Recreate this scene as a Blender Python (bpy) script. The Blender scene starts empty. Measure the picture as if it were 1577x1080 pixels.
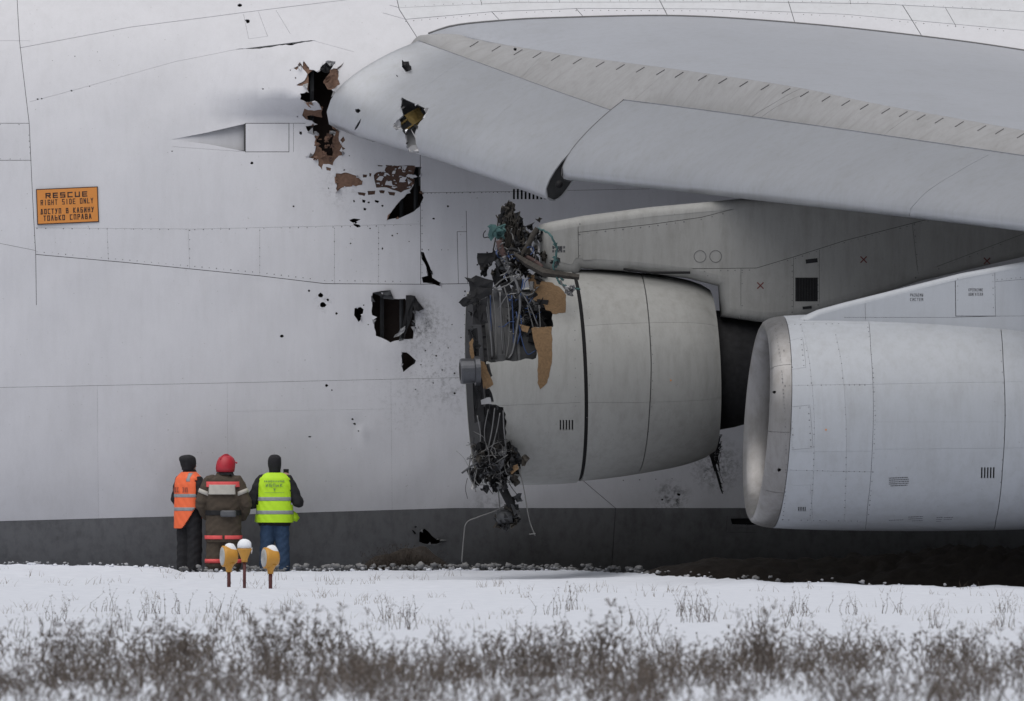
import bpy, bmesh, math, random
import numpy as np
from mathutils import Vector, Matrix
from mathutils.geometry import delaunay_2d_cdt
random.seed(7)
rng = np.random.default_rng(7)

# ------------------------------------------------------------------ camera, sky, light, exposure
DIST, FOC, HOR, ZC = 200.0, 20600.0, 628.0, 2.5     # camera distance, focal length in photo pixels, horizon row, eye height
scn = bpy.context.scene
cam_d = bpy.data.cameras.new('camera'); cam = bpy.data.objects.new('camera', cam_d)
scn.collection.objects.link(cam)
cam.location = (0, -DIST, ZC); cam.rotation_euler = (math.radians(90), 0, 0)
cam_d.sensor_width = 36; cam_d.lens = FOC/1577*36
cam_d.shift_y = (HOR-540)/1577
cam_d.clip_start = 1; cam_d.clip_end = 6000
cam_d.dof.use_dof = True; cam_d.dof.focus_distance = 196; cam_d.dof.aperture_fstop = 5.6
scn.camera = cam
world = bpy.data.worlds.new('World'); scn.world = world; world.use_nodes = True
wt = world.node_tree; wt.nodes.clear()
sky = wt.nodes.new('ShaderNodeTexSky'); sky.sky_type = 'NISHITA'; sky.sun_disc = False
SUN_EL, SUN_ROT = math.radians(68), math.radians(200)
sky.sun_elevation = SUN_EL; sky.sun_rotation = SUN_ROT; sky.dust_density = 3.0
hs = wt.nodes.new('ShaderNodeHueSaturation'); hs.inputs['Saturation'].default_value = 0.28
bg = wt.nodes.new('ShaderNodeBackground'); bg.inputs['Strength'].default_value = 0.074
wo = wt.nodes.new('ShaderNodeOutputWorld')
wt.links.new(sky.outputs[0], hs.inputs['Color']); wt.links.new(hs.outputs[0], bg.inputs['Color']); wt.links.new(bg.outputs[0], wo.inputs[0])
sl = bpy.data.lights.new('sun', 'SUN'); sl.energy = 1.5; sl.angle = math.radians(80); sl.color = (1, 0.97, 0.93)
so = bpy.data.objects.new('sun', sl); scn.collection.objects.link(so)
# sun_rotation is measured clockwise from +Y seen from above
sd = Vector((math.sin(SUN_ROT)*math.cos(SUN_EL), math.cos(SUN_ROT)*math.cos(SUN_EL), math.sin(SUN_EL)))
so.rotation_euler = (-sd).to_track_quat('-Z', 'Y').to_euler()
scn.view_settings.view_transform = 'Standard'; scn.view_settings.look = 'None'
scn.view_settings.exposure = 0.19; scn.view_settings.gamma = 1.0; scn.view_settings.use_curve_mapping = False
COL = scn.collection

def P(px, py, Y):
    d = DIST+Y
    return np.array([(px-788.5)*d/FOC, Y, ZC-(py-HOR)*d/FOC])
def proj(p):
    d = p[..., 1]+DIST
    return np.stack([788.5+FOC*p[..., 0]/d, HOR-FOC*(p[..., 2]-ZC)/d], -1)
def sstep(a, b, x):
    t = np.clip((x-a)/(b-a), 0, 1); return t*t*(3-2*t)

# ------------------------------------------------------------------ materials
def node_mat(name):
    m = bpy.data.materials.new(name); m.use_nodes = True
    nt = m.node_tree; b = nt.nodes['Principled BSDF']
    return m, nt, b
def simple(name, col, rough=0.7, metal=0.0, var=0.25, scale=12.0, bump=0.15, spec=0.5, sheen=0.0):
    m, nt, b = node_mat(name); N = nt.nodes; L = nt.links
    tc = N.new('ShaderNodeTexCoord')
    n1 = N.new('ShaderNodeTexNoise'); n1.inputs['Scale'].default_value = scale; n1.inputs['Detail'].default_value = 6
    L.new(tc.outputs['Object'], n1.inputs['Vector'])
    mx = N.new('ShaderNodeMix'); mx.data_type = 'RGBA'
    mx.inputs[6].default_value = (*[c*(1-var) for c in col], 1); mx.inputs[7].default_value = (*[min(1, c*(1+var)) for c in col], 1)
    L.new(n1.outputs['Fac'], mx.inputs[0]); L.new(mx.outputs[2], b.inputs['Base Color'])
    b.inputs['Roughness'].default_value = rough; b.inputs['Metallic'].default_value = metal
    b.inputs['Specular IOR Level'].default_value = spec
    if bump:
        bp = N.new('ShaderNodeBump'); bp.inputs['Strength'].default_value = bump; bp.inputs['Distance'].default_value = 0.01
        L.new(n1.outputs['Fac'], bp.inputs['Height']); L.new(bp.outputs[0], b.inputs['Normal'])
    return m
def paint(name, col, rough=0.5, dirt=0.12, dirtcol=(0.16, 0.15, 0.13), spots=(), streak=0.0, rnd=0.05, metal=0.0, wave=0.02, vert=True):
    """aircraft paint: per panel tone, blotches of grime, fine specks, shallow waves in the sheet, worn soot spots"""
    m, nt, b = node_mat(name); N = nt.nodes; L = nt.links
    tc = N.new('ShaderNodeTexCoord'); oi = N.new('ShaderNodeObjectInfo')
    def math_(op, a, b_=None, clamp=False):
        x = N.new('ShaderNodeMath'); x.operation = op; x.use_clamp = clamp
        for i, v in enumerate((a, b_)):
            if v is None: continue
            if isinstance(v, (int, float)): x.inputs[i].default_value = v
            else: L.new(v, x.inputs[i])
        return x.outputs[0]
    def noise(scale, det=5, vec=None, rough_=0.6):
        n = N.new('ShaderNodeTexNoise'); n.inputs['Scale'].default_value = scale; n.inputs['Detail'].default_value = det; n.inputs['Roughness'].default_value = rough_
        L.new(vec or tc.outputs['Object'], n.inputs['Vector']); return n.outputs['Fac']
    def ramp(v, lo, hi):
        r = N.new('ShaderNodeMapRange'); r.inputs[1].default_value = lo; r.inputs[2].default_value = hi
        L.new(v, r.inputs[0]); return r.outputs[0]
    val = math_('ADD', math_('MULTIPLY', oi.outputs['Random'], 2*rnd), 1-rnd)
    fine = math_('ADD', math_('MULTIPLY', noise(45, 8), 0.10), 0.95)
    val = math_('MULTIPLY', val, fine)
    big = math_('ADD', math_('MULTIPLY', noise(0.7, 4), 0.16), 0.92)
    val = math_('MULTIPLY', val, big)
    cm = N.new('ShaderNodeVectorMath'); cm.operation = 'SCALE'; cm.inputs[0].default_value = col
    L.new(val, cm.inputs['Scale'])
    mp = N.new('ShaderNodeMapping'); mp.inputs['Scale'].default_value = (5, 5, 0.8) if vert else (5, 0.9, 0.9)
    L.new(tc.outputs['Object'], mp.inputs['Vector'])
    d = math_('MULTIPLY', ramp(noise(1.6, 8, mp.outputs[0], 0.7), 0.45, 0.85), dirt*1.6)
    d2 = math_('MULTIPLY', ramp(noise(1.1, 9, None, 0.72), 0.5, 0.9), dirt*1.5)
    d = math_('ADD', d, d2, True)
    specks = math_('MULTIPLY', ramp(noise(26, 3, None, 0.5), 0.71, 0.76), 0.45 if dirt > 0.05 else 0.1)
    d = math_('MAXIMUM', d, specks)
    if streak:
        mp2 = N.new('ShaderNodeMapping'); mp2.inputs['Rotation'].default_value = (0, 0, math.radians(-35)); mp2.inputs['Scale'].default_value = (0.5, 6, 0.5)
        L.new(tc.outputs['Object'], mp2.inputs['Vector'])
        st = math_('MULTIPLY', ramp(noise(1.5, 6, mp2.outputs[0], 0.7), 0.5, 0.8), streak)
        d = math_('MAXIMUM', d, st)
    mx = N.new('ShaderNodeMix'); mx.data_type = 'RGBA'
    L.new(d, mx.inputs[0]); L.new(cm.outputs[0], mx.inputs[6]); mx.inputs[7].default_value = (*dirtcol, 1)
    out = mx.outputs[2]
    for (c, r, amt, sc, lo) in spots:
        vd = N.new('ShaderNodeVectorMath'); vd.operation = 'DISTANCE'; vd.inputs[1].default_value = c
        L.new(tc.outputs['Object'], vd.inputs[0])
        fall = N.new('ShaderNodeMapRange'); fall.inputs[1].default_value = r; fall.inputs[2].default_value = r*0.15
        L.new(vd.outputs['Value'], fall.inputs[0])
        k = math_('MULTIPLY', fall.outputs[0], ramp(noise(sc, 9, None, 0.75), lo, lo+0.2))
        k = math_('MULTIPLY', k, amt, True)
        m2 = N.new('ShaderNodeMix'); m2.data_type = 'RGBA'; L.new(k, m2.inputs[0]); L.new(out, m2.inputs[6]); m2.inputs[7].default_value = (0.03, 0.03, 0.032, 1)
        out = m2.outputs[2]
    L.new(out, b.inputs['Base Color'])
    b.inputs['Roughness'].default_value = rough; b.inputs['Metallic'].default_value = metal
    b.inputs['Specular IOR Level'].default_value = 0.4
    bp = N.new('ShaderNodeBump'); bp.inputs['Distance'].default_value = 0.02; bp.inputs['Strength'].default_value = 0.35
    hsum = math_('ADD', math_('MULTIPLY', noise(2.2, 2), wave*30), math_('MULTIPLY', noise(60, 4), 0.06))
    L.new(hsum, bp.inputs['Height']); L.new(bp.outputs[0], b.inputs['Normal'])
    return m

def spt(px, py, Y): return tuple(float(v) for v in P(px, py, Y))
M = {}
M['hull'] = paint('hull_paint', (0.595, 0.597, 0.632), 0.5, 0.065, rnd=0.03, wave=0.035, spots=[
    (spt(672, 560, 0.1), 0.75, 0.75, 22, 0.52), (spt(690, 600, 0.1), 0.6, 0.5, 9, 0.5), (spt(625, 620, 0.1), 0.7, 0.3, 16, 0.5), (spt(650, 500, 0.1), 0.5, 0.9, 18, 0.46),
    (spt(1035, 768, 0.3), 0.34, 1.3, 9, 0.47), (spt(1104, 715, 0.3), 0.5, 1.1, 14, 0.44), (spt(760, 790, 0.3), 0.5, 0.6, 9, 0.45), (spt(500, 466, 0.1), 0.22, 0.9, 9, 0.5),
    (spt(525, 290, 0.2), 0.5, 0.5, 12, 0.5)])
M['belly'] = paint('belly_paint', (0.155, 0.158, 0.166), 0.6, 0.35, dirtcol=(0.025, 0.024, 0.024), rnd=0.05)
M['wing'] = paint('wing_paint', (0.37, 0.385, 0.425), 0.42, 0.14, rnd=0.03, wave=0.012)
M['slat'] = paint('slat_paint', (0.47, 0.485, 0.52), 0.36, 0.18, dirtcol=(0.26, 0.25, 0.21), streak=0.22, rnd=0.02, wave=0.008, metal=0.55)
M['lead'] = paint('leading_edge_paint', (0.335, 0.335, 0.345), 0.5, 0.25, dirtcol=(0.14, 0.135, 0.12), streak=0.55, rnd=0.03)
M['root'] = paint('fairing_paint', (0.60, 0.61, 0.64), 0.5, 0.10, rnd=0.02)
M['nac2'] = paint('soiled_shade_cowl_paint', (0.29, 0.291, 0.282), 0.5, 0.28, dirtcol=(0.12, 0.115, 0.10), rnd=0.03)  # soiled paint, its colour lowered further to carry shade around the engine
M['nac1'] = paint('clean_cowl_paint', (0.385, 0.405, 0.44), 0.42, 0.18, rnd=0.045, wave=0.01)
M['pylon2'] = paint('soiled_shade_pylon_paint', (0.29, 0.29, 0.282), 0.55, 0.28, dirtcol=(0.11, 0.105, 0.09), rnd=0.04)  # soiled paint with the shade below the wing put into its colour
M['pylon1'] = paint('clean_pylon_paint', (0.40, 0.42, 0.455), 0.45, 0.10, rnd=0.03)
M['lip'] = paint('bare_metal', (0.23, 0.226, 0.228), 0.36, 0.5, dirtcol=(0.13, 0.12, 0.11), metal=0.55, rnd=0.03)
M['seam'] = simple('dark_seam_sealant', (0.05, 0.05, 0.052), 0.9, bump=0)  # dark backing colour of the panel joints
M['black'] = simple('black_soot_and_recess_shade', (0.008, 0.008, 0.009), 0.95, bump=0.2)  # sooty scraps; also painted shade in vents, bores, recesses and gaps
M['dark'] = simple('dark_metal', (0.020, 0.020, 0.022), 0.7, 0.0, var=.6, bump=0.5, spec=.2)
M['liner'] = simple('shade_brown_liner', (0.020, 0.012, 0.010), 0.9, scale=30)  # near-black so the inside of the holes reads as shade
M['brown'] = simple('torn_composite', (0.17, 0.10, 0.07), 0.9, var=0.6, scale=28, bump=0.9)
M['darkbrown'] = simple('scorched_composite', (0.085, 0.048, 0.036), 0.9, var=0.7, scale=30, bump=0.9)
M['tan'] = simple('tan_composite', (0.15, 0.092, 0.046), 0.9, var=0.5, scale=34, bump=0.9)
M['steel'] = simple('dull_steel', (0.17, 0.17, 0.175), 0.42, 0.7, var=0.3, scale=9, bump=0.2)
M['case'] = simple('grey_fan_case', (0.055, 0.057, 0.062), 0.55, 0.2, var=0.45, scale=7, bump=0.2)
M['pale'] = simple('pale_crumpled_metal', (0.30, 0.30, 0.31), 0.5, 0.4, var=0.3, scale=8)
M['hubsteel'] = simple('dark_hub_steel', (0.075, 0.078, 0.088), 0.38, 0.6, var=0.3)
M['wire'] = simple('grey_wire', (0.13, 0.13, 0.13), 0.6)
M['bluewire'] = simple('blue_wire', (0.03, 0.06, 0.16), 0.6)
M['teal'] = simple('teal_cloth', (0.045, 0.105, 0.105), 0.8)
M['rivet'] = simple('rivet_dark', (0.13, 0.13, 0.135), 0.7, bump=0)
M['print'] = simple('dark_print', (0.07, 0.07, 0.075), 0.7, bump=0)
M['redx'] = simple('red_print', (0.13, 0.03, 0.03), 0.7, bump=0)
M['signorange'] = simple('orange_sign', (0.62, 0.235, 0.045), 0.6, var=0.06, bump=0)
M['signblack'] = simple('sign_black', (0.045, 0.02, 0.015), 0.6, bump=0)
M['yellowrib'] = simple('yellow_primer', (0.16, 0.11, 0.03), 0.8, var=0.4, bump=0.3)

# ------------------------------------------------------------------ object helpers
def link(me, name, mat=None, parent=None, smooth=False, kind=None, label=None):
    o = bpy.data.objects.new(name, me); COL.objects.link(o)
    if mat is not None and not me.materials: me.materials.append(mat)
    if parent is not None: o.parent = parent
    if smooth: me.polygons.foreach_set('use_smooth', [True]*len(me.polygons))
    if kind: o['kind'] = kind
    if label: o['label'] = label
    return o
def tag(o, label=None, cat=None, group=None, kind=None):
    if label: o['label'] = label
    if cat: o['category'] = cat
    if group: o['group'] = group
    if kind: o['kind'] = kind
    return o
def empty(name, loc=(0, 0, 0), rz=0.0):
    o = bpy.data.objects.new(name, None); COL.objects.link(o); o.location = loc; o.rotation_euler = (0, 0, rz); o.empty_display_size = 0.3
    return o
class MB:
    def __init__(s): s.v = []; s.f = []
    def add(s, vs, fs):
        b = len(s.v); s.v += [tuple(float(c) for c in v) for v in vs]; s.f += [tuple(b+i for i in f) for f in fs]; return s
    def box(s, c, x, y, z):
        """box from centre and three half axis vectors"""
        c = np.array(c, float); x = np.array(x, float); y = np.array(y, float); z = np.array(z, float)
        vs = [c+a*x+b*y+d*z for d in (-1, 1) for b in (-1, 1) for a in (-1, 1)]
        return s.add(vs, [(0, 2, 3, 1), (4, 5, 7, 6), (0, 1, 5, 4), (2, 6, 7, 3), (0, 4, 6, 2), (1, 3, 7, 5)])
    def tube(s, pts, r, n=6, cap=True):
        pts = [np.array(p, float) for p in pts]; k = len(pts)
        rr = r if hasattr(r, '__len__') else [r]*k
        up = None; base = len(s.v)
        for i in range(k):
            t = pts[min(i+1, k-1)]-pts[max(i-1, 0)]; t = t/(np.linalg.norm(t)+1e-9)
            if up is None:
                a = np.array([0, 0, 1.]) if abs(t[2]) < 0.9 else np.array([1., 0, 0])
            else: a = up
            u = a-t*np.dot(a, t); u /= (np.linalg.norm(u)+1e-9); up = u; w = np.cross(t, u)
            for j in range(n):
                an = 2*math.pi*j/n; q = pts[i]+rr[i]*(math.cos(an)*u+math.sin(an)*w); s.v.append(tuple(float(c) for c in q))
        for i in range(k-1):
            for j in range(n):
                a = base+i*n+j; b = base+i*n+(j+1) % n
                s.f.append((a, b, b+n, a+n))
        if cap:
            s.f.append(tuple(base+j for j in range(n))[::-1]); s.f.append(tuple(base+(k-1)*n+j for j in range(n)))
        return s
    def build(s, name, mat, parent=None, smooth=False, kind=None, label=None):
        me = bpy.data.meshes.new(name); me.from_pydata(s.v, [], s.f); me.update()
        return link(me, name, mat, parent, smooth, kind, label)
def spline(pts, n=8):
    pts = [np.array(p, float) for p in pts]
    if len(pts) < 3:
        return [pts[0]+(pts[1]-pts[0])*i/n for i in range(n+1)]
    q = [2*pts[0]-pts[1]]+pts+[2*pts[-1]-pts[-2]]; out = []
    for i in range(1, len(q)-2):
        for j in range(n):
            t = j/n
            out.append(0.5*((2*q[i])+(-q[i-1]+q[i+1])*t+(2*q[i-1]-5*q[i]+4*q[i+1]-q[i+2])*t*t+(-q[i-1]+3*q[i]-3*q[i+1]+q[i+2])*t**3))
    out.append(pts[-1]); return out
def cable(pix, r, name, mat, parent, n=5, smooth=True, kind=None, wob=0.0):
    """pix: (px, py, Y) points"""
    pts = [P(*p) for p in pix]
    pts = spline(pts, 6)
    if wob: pts = [p+rng.normal(0, wob, 3) for p in pts]
    return MB().tube(pts, r, n).build(name, mat, parent, smooth, kind)

# ------------------------------------------------------------------ surfaces
class Surf:
    """S(u,v) -> points, vectorised; sgn orients the outward normal"""
    def __init__(s, fn, ur, vr, sgn=1):
        s.fn = fn; s.ur = ur; s.vr = vr; s.sgn = sgn; s.tab = None
    def pos(s, uv): uv = np.atleast_2d(uv); return s.fn(uv[:, 0], uv[:, 1])
    def nrm(s, uv):
        uv = np.atleast_2d(uv); e = 2e-3
        du = s.pos(uv+[e, 0])-s.pos(uv-[e, 0]); dv = s.pos(uv+[0, e])-s.pos(uv-[0, e])
        n = np.cross(du, dv)*s.sgn
        return n/(np.linalg.norm(n, axis=1, keepdims=True)+1e-12)
    def inv(s, pp):
        pp = np.atleast_2d(np.array(pp, float))
        if s.tab is None:
            U, V = np.meshgrid(np.linspace(*s.ur, 90), np.linspace(*s.vr, 90)); g = np.stack([U.ravel(), V.ravel()], 1)
            nn = s.nrm(g); g = g[nn[:, 1] < 0.02]; s.tab = (g, proj(s.pos(g)))
        g, gp = s.tab; out = []
        for q in pp:
            i = np.argmin(((gp-q)**2).sum(1)); out.append(g[i])
        uv = np.array(out)
        for _ in range(10):
            e = 1e-3; p0 = proj(s.pos(uv)); a = (proj(s.pos(uv+[e, 0]))-p0)/e; b = (proj(s.pos(uv+[0, e]))-p0)/e
            det = a[:, 0]*b[:, 1]-a[:, 1]*b[:, 0]; det = np.where(abs(det) < 4, np.sign(det+1e-9)*4, det); r = pp-p0
            du = (r[:, 0]*b[:, 1]-r[:, 1]*b[:, 0])/det; dv = (a[:, 0]*r[:, 1]-a[:, 1]*r[:, 0])/det
            uv = uv+np.clip(np.stack([du, dv], 1), -0.3, 0.3)
        return uv
def in_poly(pts, poly):
    x, y = pts[:, 0], pts[:, 1]; r = np.zeros(len(pts), bool); n = len(poly)
    for i in range(n):
        x1, y1 = poly[i]; x2, y2 = poly[(i+1) % n]
        if y1 == y2: continue
        c = ((y1 > y) != (y2 > y)) & (x < (x2-x1)*(y-y1)/(y2-y1)+x1); r ^= c
    return r
def rim_mesh(S, V, F, off, thick, name):
    """lift uv triangles to the surface, analytic normals, and give the sheet a rim"""
    used = sorted({i for f in F for i in f}); mp = {a: b for b, a in enumerate(used)}
    uv = V[used]; F = [tuple(mp[i] for i in f) for f in F]
    if S.sgn < 0: F = [f[::-1] for f in F]
    p = S.pos(uv); n = S.nrm(uv); top = p+n*off
    verts = [tuple(map(float, t)) for t in top]; nv = [tuple(map(float, t)) for t in n]; faces = list(F)
    if thick > 0:
        ed = {}
        for f in F:
            for a, b in ((f[0], f[1]), (f[1], f[2]), (f[2], f[0])):
                if (b, a) in ed: del ed[(b, a)]
                else: ed[(a, b)] = 1
        low = p+n*(off-thick)
        for (a, b) in ed:
            k = len(verts); e = top[b]-top[a]; rn = np.cross(e, n[a]); rn = rn/(np.linalg.norm(rn)+1e-9)
            for q in (top[a], top[b], low[b], low[a]): verts.append(tuple(map(float, q))); nv.append(tuple(map(float, rn)))
            faces.append((k+1, k, k+3, k+2))
    me = bpy.data.meshes.new(name); me.from_pydata(verts, [], faces); me.update()
    me.polygons.foreach_set('use_smooth', [True]*len(me.polygons))
    me.normals_split_custom_set_from_vertices(nv)
    return me
def skin(S, dom, seams=(), holes=(), name='skin_panel', mat=None, parent=None, step=0.22, off=0.0, thick=0.012,
         matfn=None, strips=True, vary=0.0015, minarea=0.0, single=False, label=None):
    """dom polygon in uv; seams [(uv polyline, width)], holes [uv polygon] -> one object per region"""
    pts = []; edges = []
    def loop(poly, close=True):
        b = len(pts)
        for q in poly: pts.append((float(q[0]), float(q[1])))
        n = len(poly)
        for i in range(n-1+(1 if close else 0)): edges.append((b+i, b+(i+1) % n))
    def dens(poly, st):
        o = []; n = len(poly)
        for i in range(n):
            a = np.array(poly[i], float); b = np.array(poly[(i+1) % n], float); k = max(1, int(np.linalg.norm(b-a)/st))
            for j in range(k): o.append(a+(b-a)*j/k)
        return o
    domd = dens(dom, step); loop(domd)
    quads = []
    def fine_(pl):
        o = []; pl = [np.array(q, float) for q in pl]
        for a, b in zip(pl[:-1], pl[1:]):
            k = max(1, int(np.linalg.norm(b-a)/(step*0.7))); o += [a+(b-a)*j/k for j in range(k)]
        return o+[pl[-1]]
    seams = [(fine_(pl), w) for pl, w in seams]
    for pl, w in seams:
        pl = [np.array(q, float) for q in pl]
        for a, b in zip(pl[:-1], pl[1:]):
            L_ = np.linalg.norm(b-a)
            if L_ < 1e-5: continue
            t = (b-a)/L_; m = np.array([-t[1], t[0]])*w/2; a2 = a-t*w*0.5; b2 = b+t*w*0.5
            q = [a2-m, b2-m, b2+m, a2+m]; quads.append(q); loop(q)
    for h in holes: loop(h)
    dn = np.array(dom); u0, v0 = dn.min(0); u1, v1 = dn.max(0)
    U, V = np.meshgrid(np.arange(u0+step/2, u1, step), np.arange(v0+step/2, v1, step))
    g = np.stack([U.ravel(), V.ravel()], 1); g = g+rng.normal(0, step*0.02, g.shape); g = g[in_poly(g, dom)]
    for q in g: pts.append((float(q[0]), float(q[1])))
    res = delaunay_2d_cdt([Vector(p) for p in pts], edges, [], 0, 1e-6)
    VV = np.array([tuple(v) for v in res[0]]); T = [tuple(f) for f in res[2] if len(f) == 3]
    Tn = np.array(T); cen = VV[Tn].mean(1)
    keep = in_poly(cen, dom)
    for q in quads: 
        lo = np.min(q, 0); hi = np.max(q, 0); m = (cen[:, 0] > lo[0]) & (cen[:, 0] < hi[0]) & (cen[:, 1] > lo[1]) & (cen[:, 1] < hi[1])
        idx = np.where(m)[0]
        if len(idx): keep[idx[in_poly(cen[idx], q)]] = False
    for h in holes: keep &= ~in_poly(cen, h)
    area = np.abs(np.cross(VV[Tn[:, 1]]-VV[Tn[:, 0]], VV[Tn[:, 2]]-VV[Tn[:, 0]]))/2; keep &= area > 1e-10
    # flood fill
    ed = {}
    for i in np.where(keep)[0]:
        t = T[i]
        for a, b in ((t[0], t[1]), (t[1], t[2]), (t[2], t[0])): ed.setdefault((min(a, b), max(a, b)), []).append(i)
    par = {int(i): int(i) for i in np.where(keep)[0]}
    def find(i):
        while par[i] != i: par[i] = par[par[i]]; i = par[i]
        return i
    for l in ed.values():
        if len(l) == 2:
            a, b = find(int(l[0])), find(int(l[1]))
            if a != b: par[a] = b
    reg = {}
    for i in par: reg.setdefault(find(i), []).append(i)
    objs = []; regs = list(reg.values())
    if single: regs = [[i for r in regs for i in r]]
    for r in regs:
        ar = area[r].sum()
        if ar < minarea: continue
        c = (cen[r]*area[r][:, None]).sum(0)/ar
        m = matfn(c, ar) if matfn else mat
        me = rim_mesh(S, VV, [T[i] for i in r], off+random.uniform(-vary, vary), thick, name)
        objs.append(link(me, name, m, parent, label=label))
    if strips and quads:
        # backing strips below the joints
        b = MB()
        for pl, w in seams:
            pl = [np.array(q, float) for q in pl]
            for a, c in zip(pl[:-1], pl[1:]):
                L_ = np.linalg.norm(c-a)
                if L_ < 1e-5: continue
                t = (c-a)/L_; k = max(1, int(L_/0.15)); mm = np.array([-t[1], t[0]])*(w/2+0.02)
                q = np.array([a+(c-a)*j/k for j in range(k+1)]); mid = (q[1:]+q[:-1])/2
                bad = np.zeros(k, bool)
                for h in holes: bad |= in_poly(mid, h)
                bad |= ~in_poly(q[1:]+(q[1:]-mid)*.3, dom) | ~in_poly(q[:-1]-(q[1:]-mid)*.3, dom)
                for side in (0,):
                    A = S.pos(q-mm)+S.nrm(q-mm)*(off-thick+0.001); B = S.pos(q+mm)+S.nrm(q+mm)*(off-thick+0.001)
                base = len(b.v); b.v += [tuple(map(float, x)) for x in A]+[tuple(map(float, x)) for x in B]
                for j in range(k):
                    if not bad[j]: b.f.append((base+j, base+j+1, base+k+1+j+1, base+k+1+j))
        b.build('joint_backing', M['seam'], parent, kind='stuff')
    return objs
def jag(poly, amp, step, seed=0, block=False):
    """roughen a polygon given in photo pixels"""
    r = random.Random(seed); o = []; n = len(poly)
    for i in range(n):
        a = np.array(poly[i], float); b = np.array(poly[(i+1) % n], float); L_ = np.linalg.norm(b-a); k = max(1, int(L_/step))
        t = (b-a)/(L_+1e-9); m = np.array([-t[1], t[0]])
        for j in range(k):
            q = a+(b-a)*j/k+m*r.uniform(-amp, amp)+t*r.uniform(-amp, amp)*0.4
            if block and o:
                pq = o[-1]; o.append(np.array([q[0], pq[1]]) if r.random() < 0.5 else np.array([pq[0], q[1]]))
            o.append(q)
    return o
def zoomed(pts, ox, oy, k): return [(ox+x/k, oy+y/k) for x, y in pts]
def rivets(S, lines, name='rivets', parent=None, r=0.008, mat=None, off=0.0015):
    """lines: [(pixel polyline, spacing px)] -> flat rivet heads, one stuff part"""
    P2 = []
    for pl, sp in lines:
        pl = [np.array(q, float) for q in pl]
        for a, b in zip(pl[:-1], pl[1:]):
            k = max(1, int(np.linalg.norm(b-a)/sp))
            for j in range(k):
                if random.random() < 0.82: P2.append(a+(b-a)*j/k)
    uv = S.inv(P2); p = S.pos(uv); n = S.nrm(uv); b = MB()
    for q, m in zip(p, n):
        a = np.cross(m, [0, 0, 1.]); a = a/np.linalg.norm(a); c = np.cross(m, a); rr = r*random.uniform(0.6, 1.15)
        ring = [q+m*(off-0.003)+rr*(math.cos(t)*a+math.sin(t)*c) for t in np.arange(6)*math.pi/3]
        ring2 = [q+m*(off+0.001)+0.7*rr*(math.cos(t)*a+math.sin(t)*c) for t in np.arange(6)*math.pi/3]
        b.add(ring+ring2, [(j, (j+1) % 6, 6+(j+1) % 6, 6+j) for j in range(6)]+[tuple(range(6, 12))])
    return b.build(name, mat or M['rivet'], parent, kind='stuff')
def frame(S, px, py):
    uv = S.inv([(px, py)]); p = S.pos(uv)[0]; n = S.nrm(uv)[0]
    x = np.array([1., 0, 0]); x = x-n*np.dot(x, n); x /= np.linalg.norm(x); z = np.cross(x, -n)
    z = np.cross(x, n)*-1 if z[2] < 0 else z
    if z[2] < 0: z = -z
    return p, x, z, n
def patch(S, px, py, w, h, name, mat, parent, off=0.003, th=0.004, rot=0.0):
    """thin raised plate w x h metres on the surface"""
    p, x, z, n = frame(S, px, py); c, s_ = math.cos(rot), math.sin(rot); x, z = x*c+z*s_, z*c-x*s_
    return MB().box(p+n*off, x*w/2, n*th/2, z*h/2).build(name, mat, parent)

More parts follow.
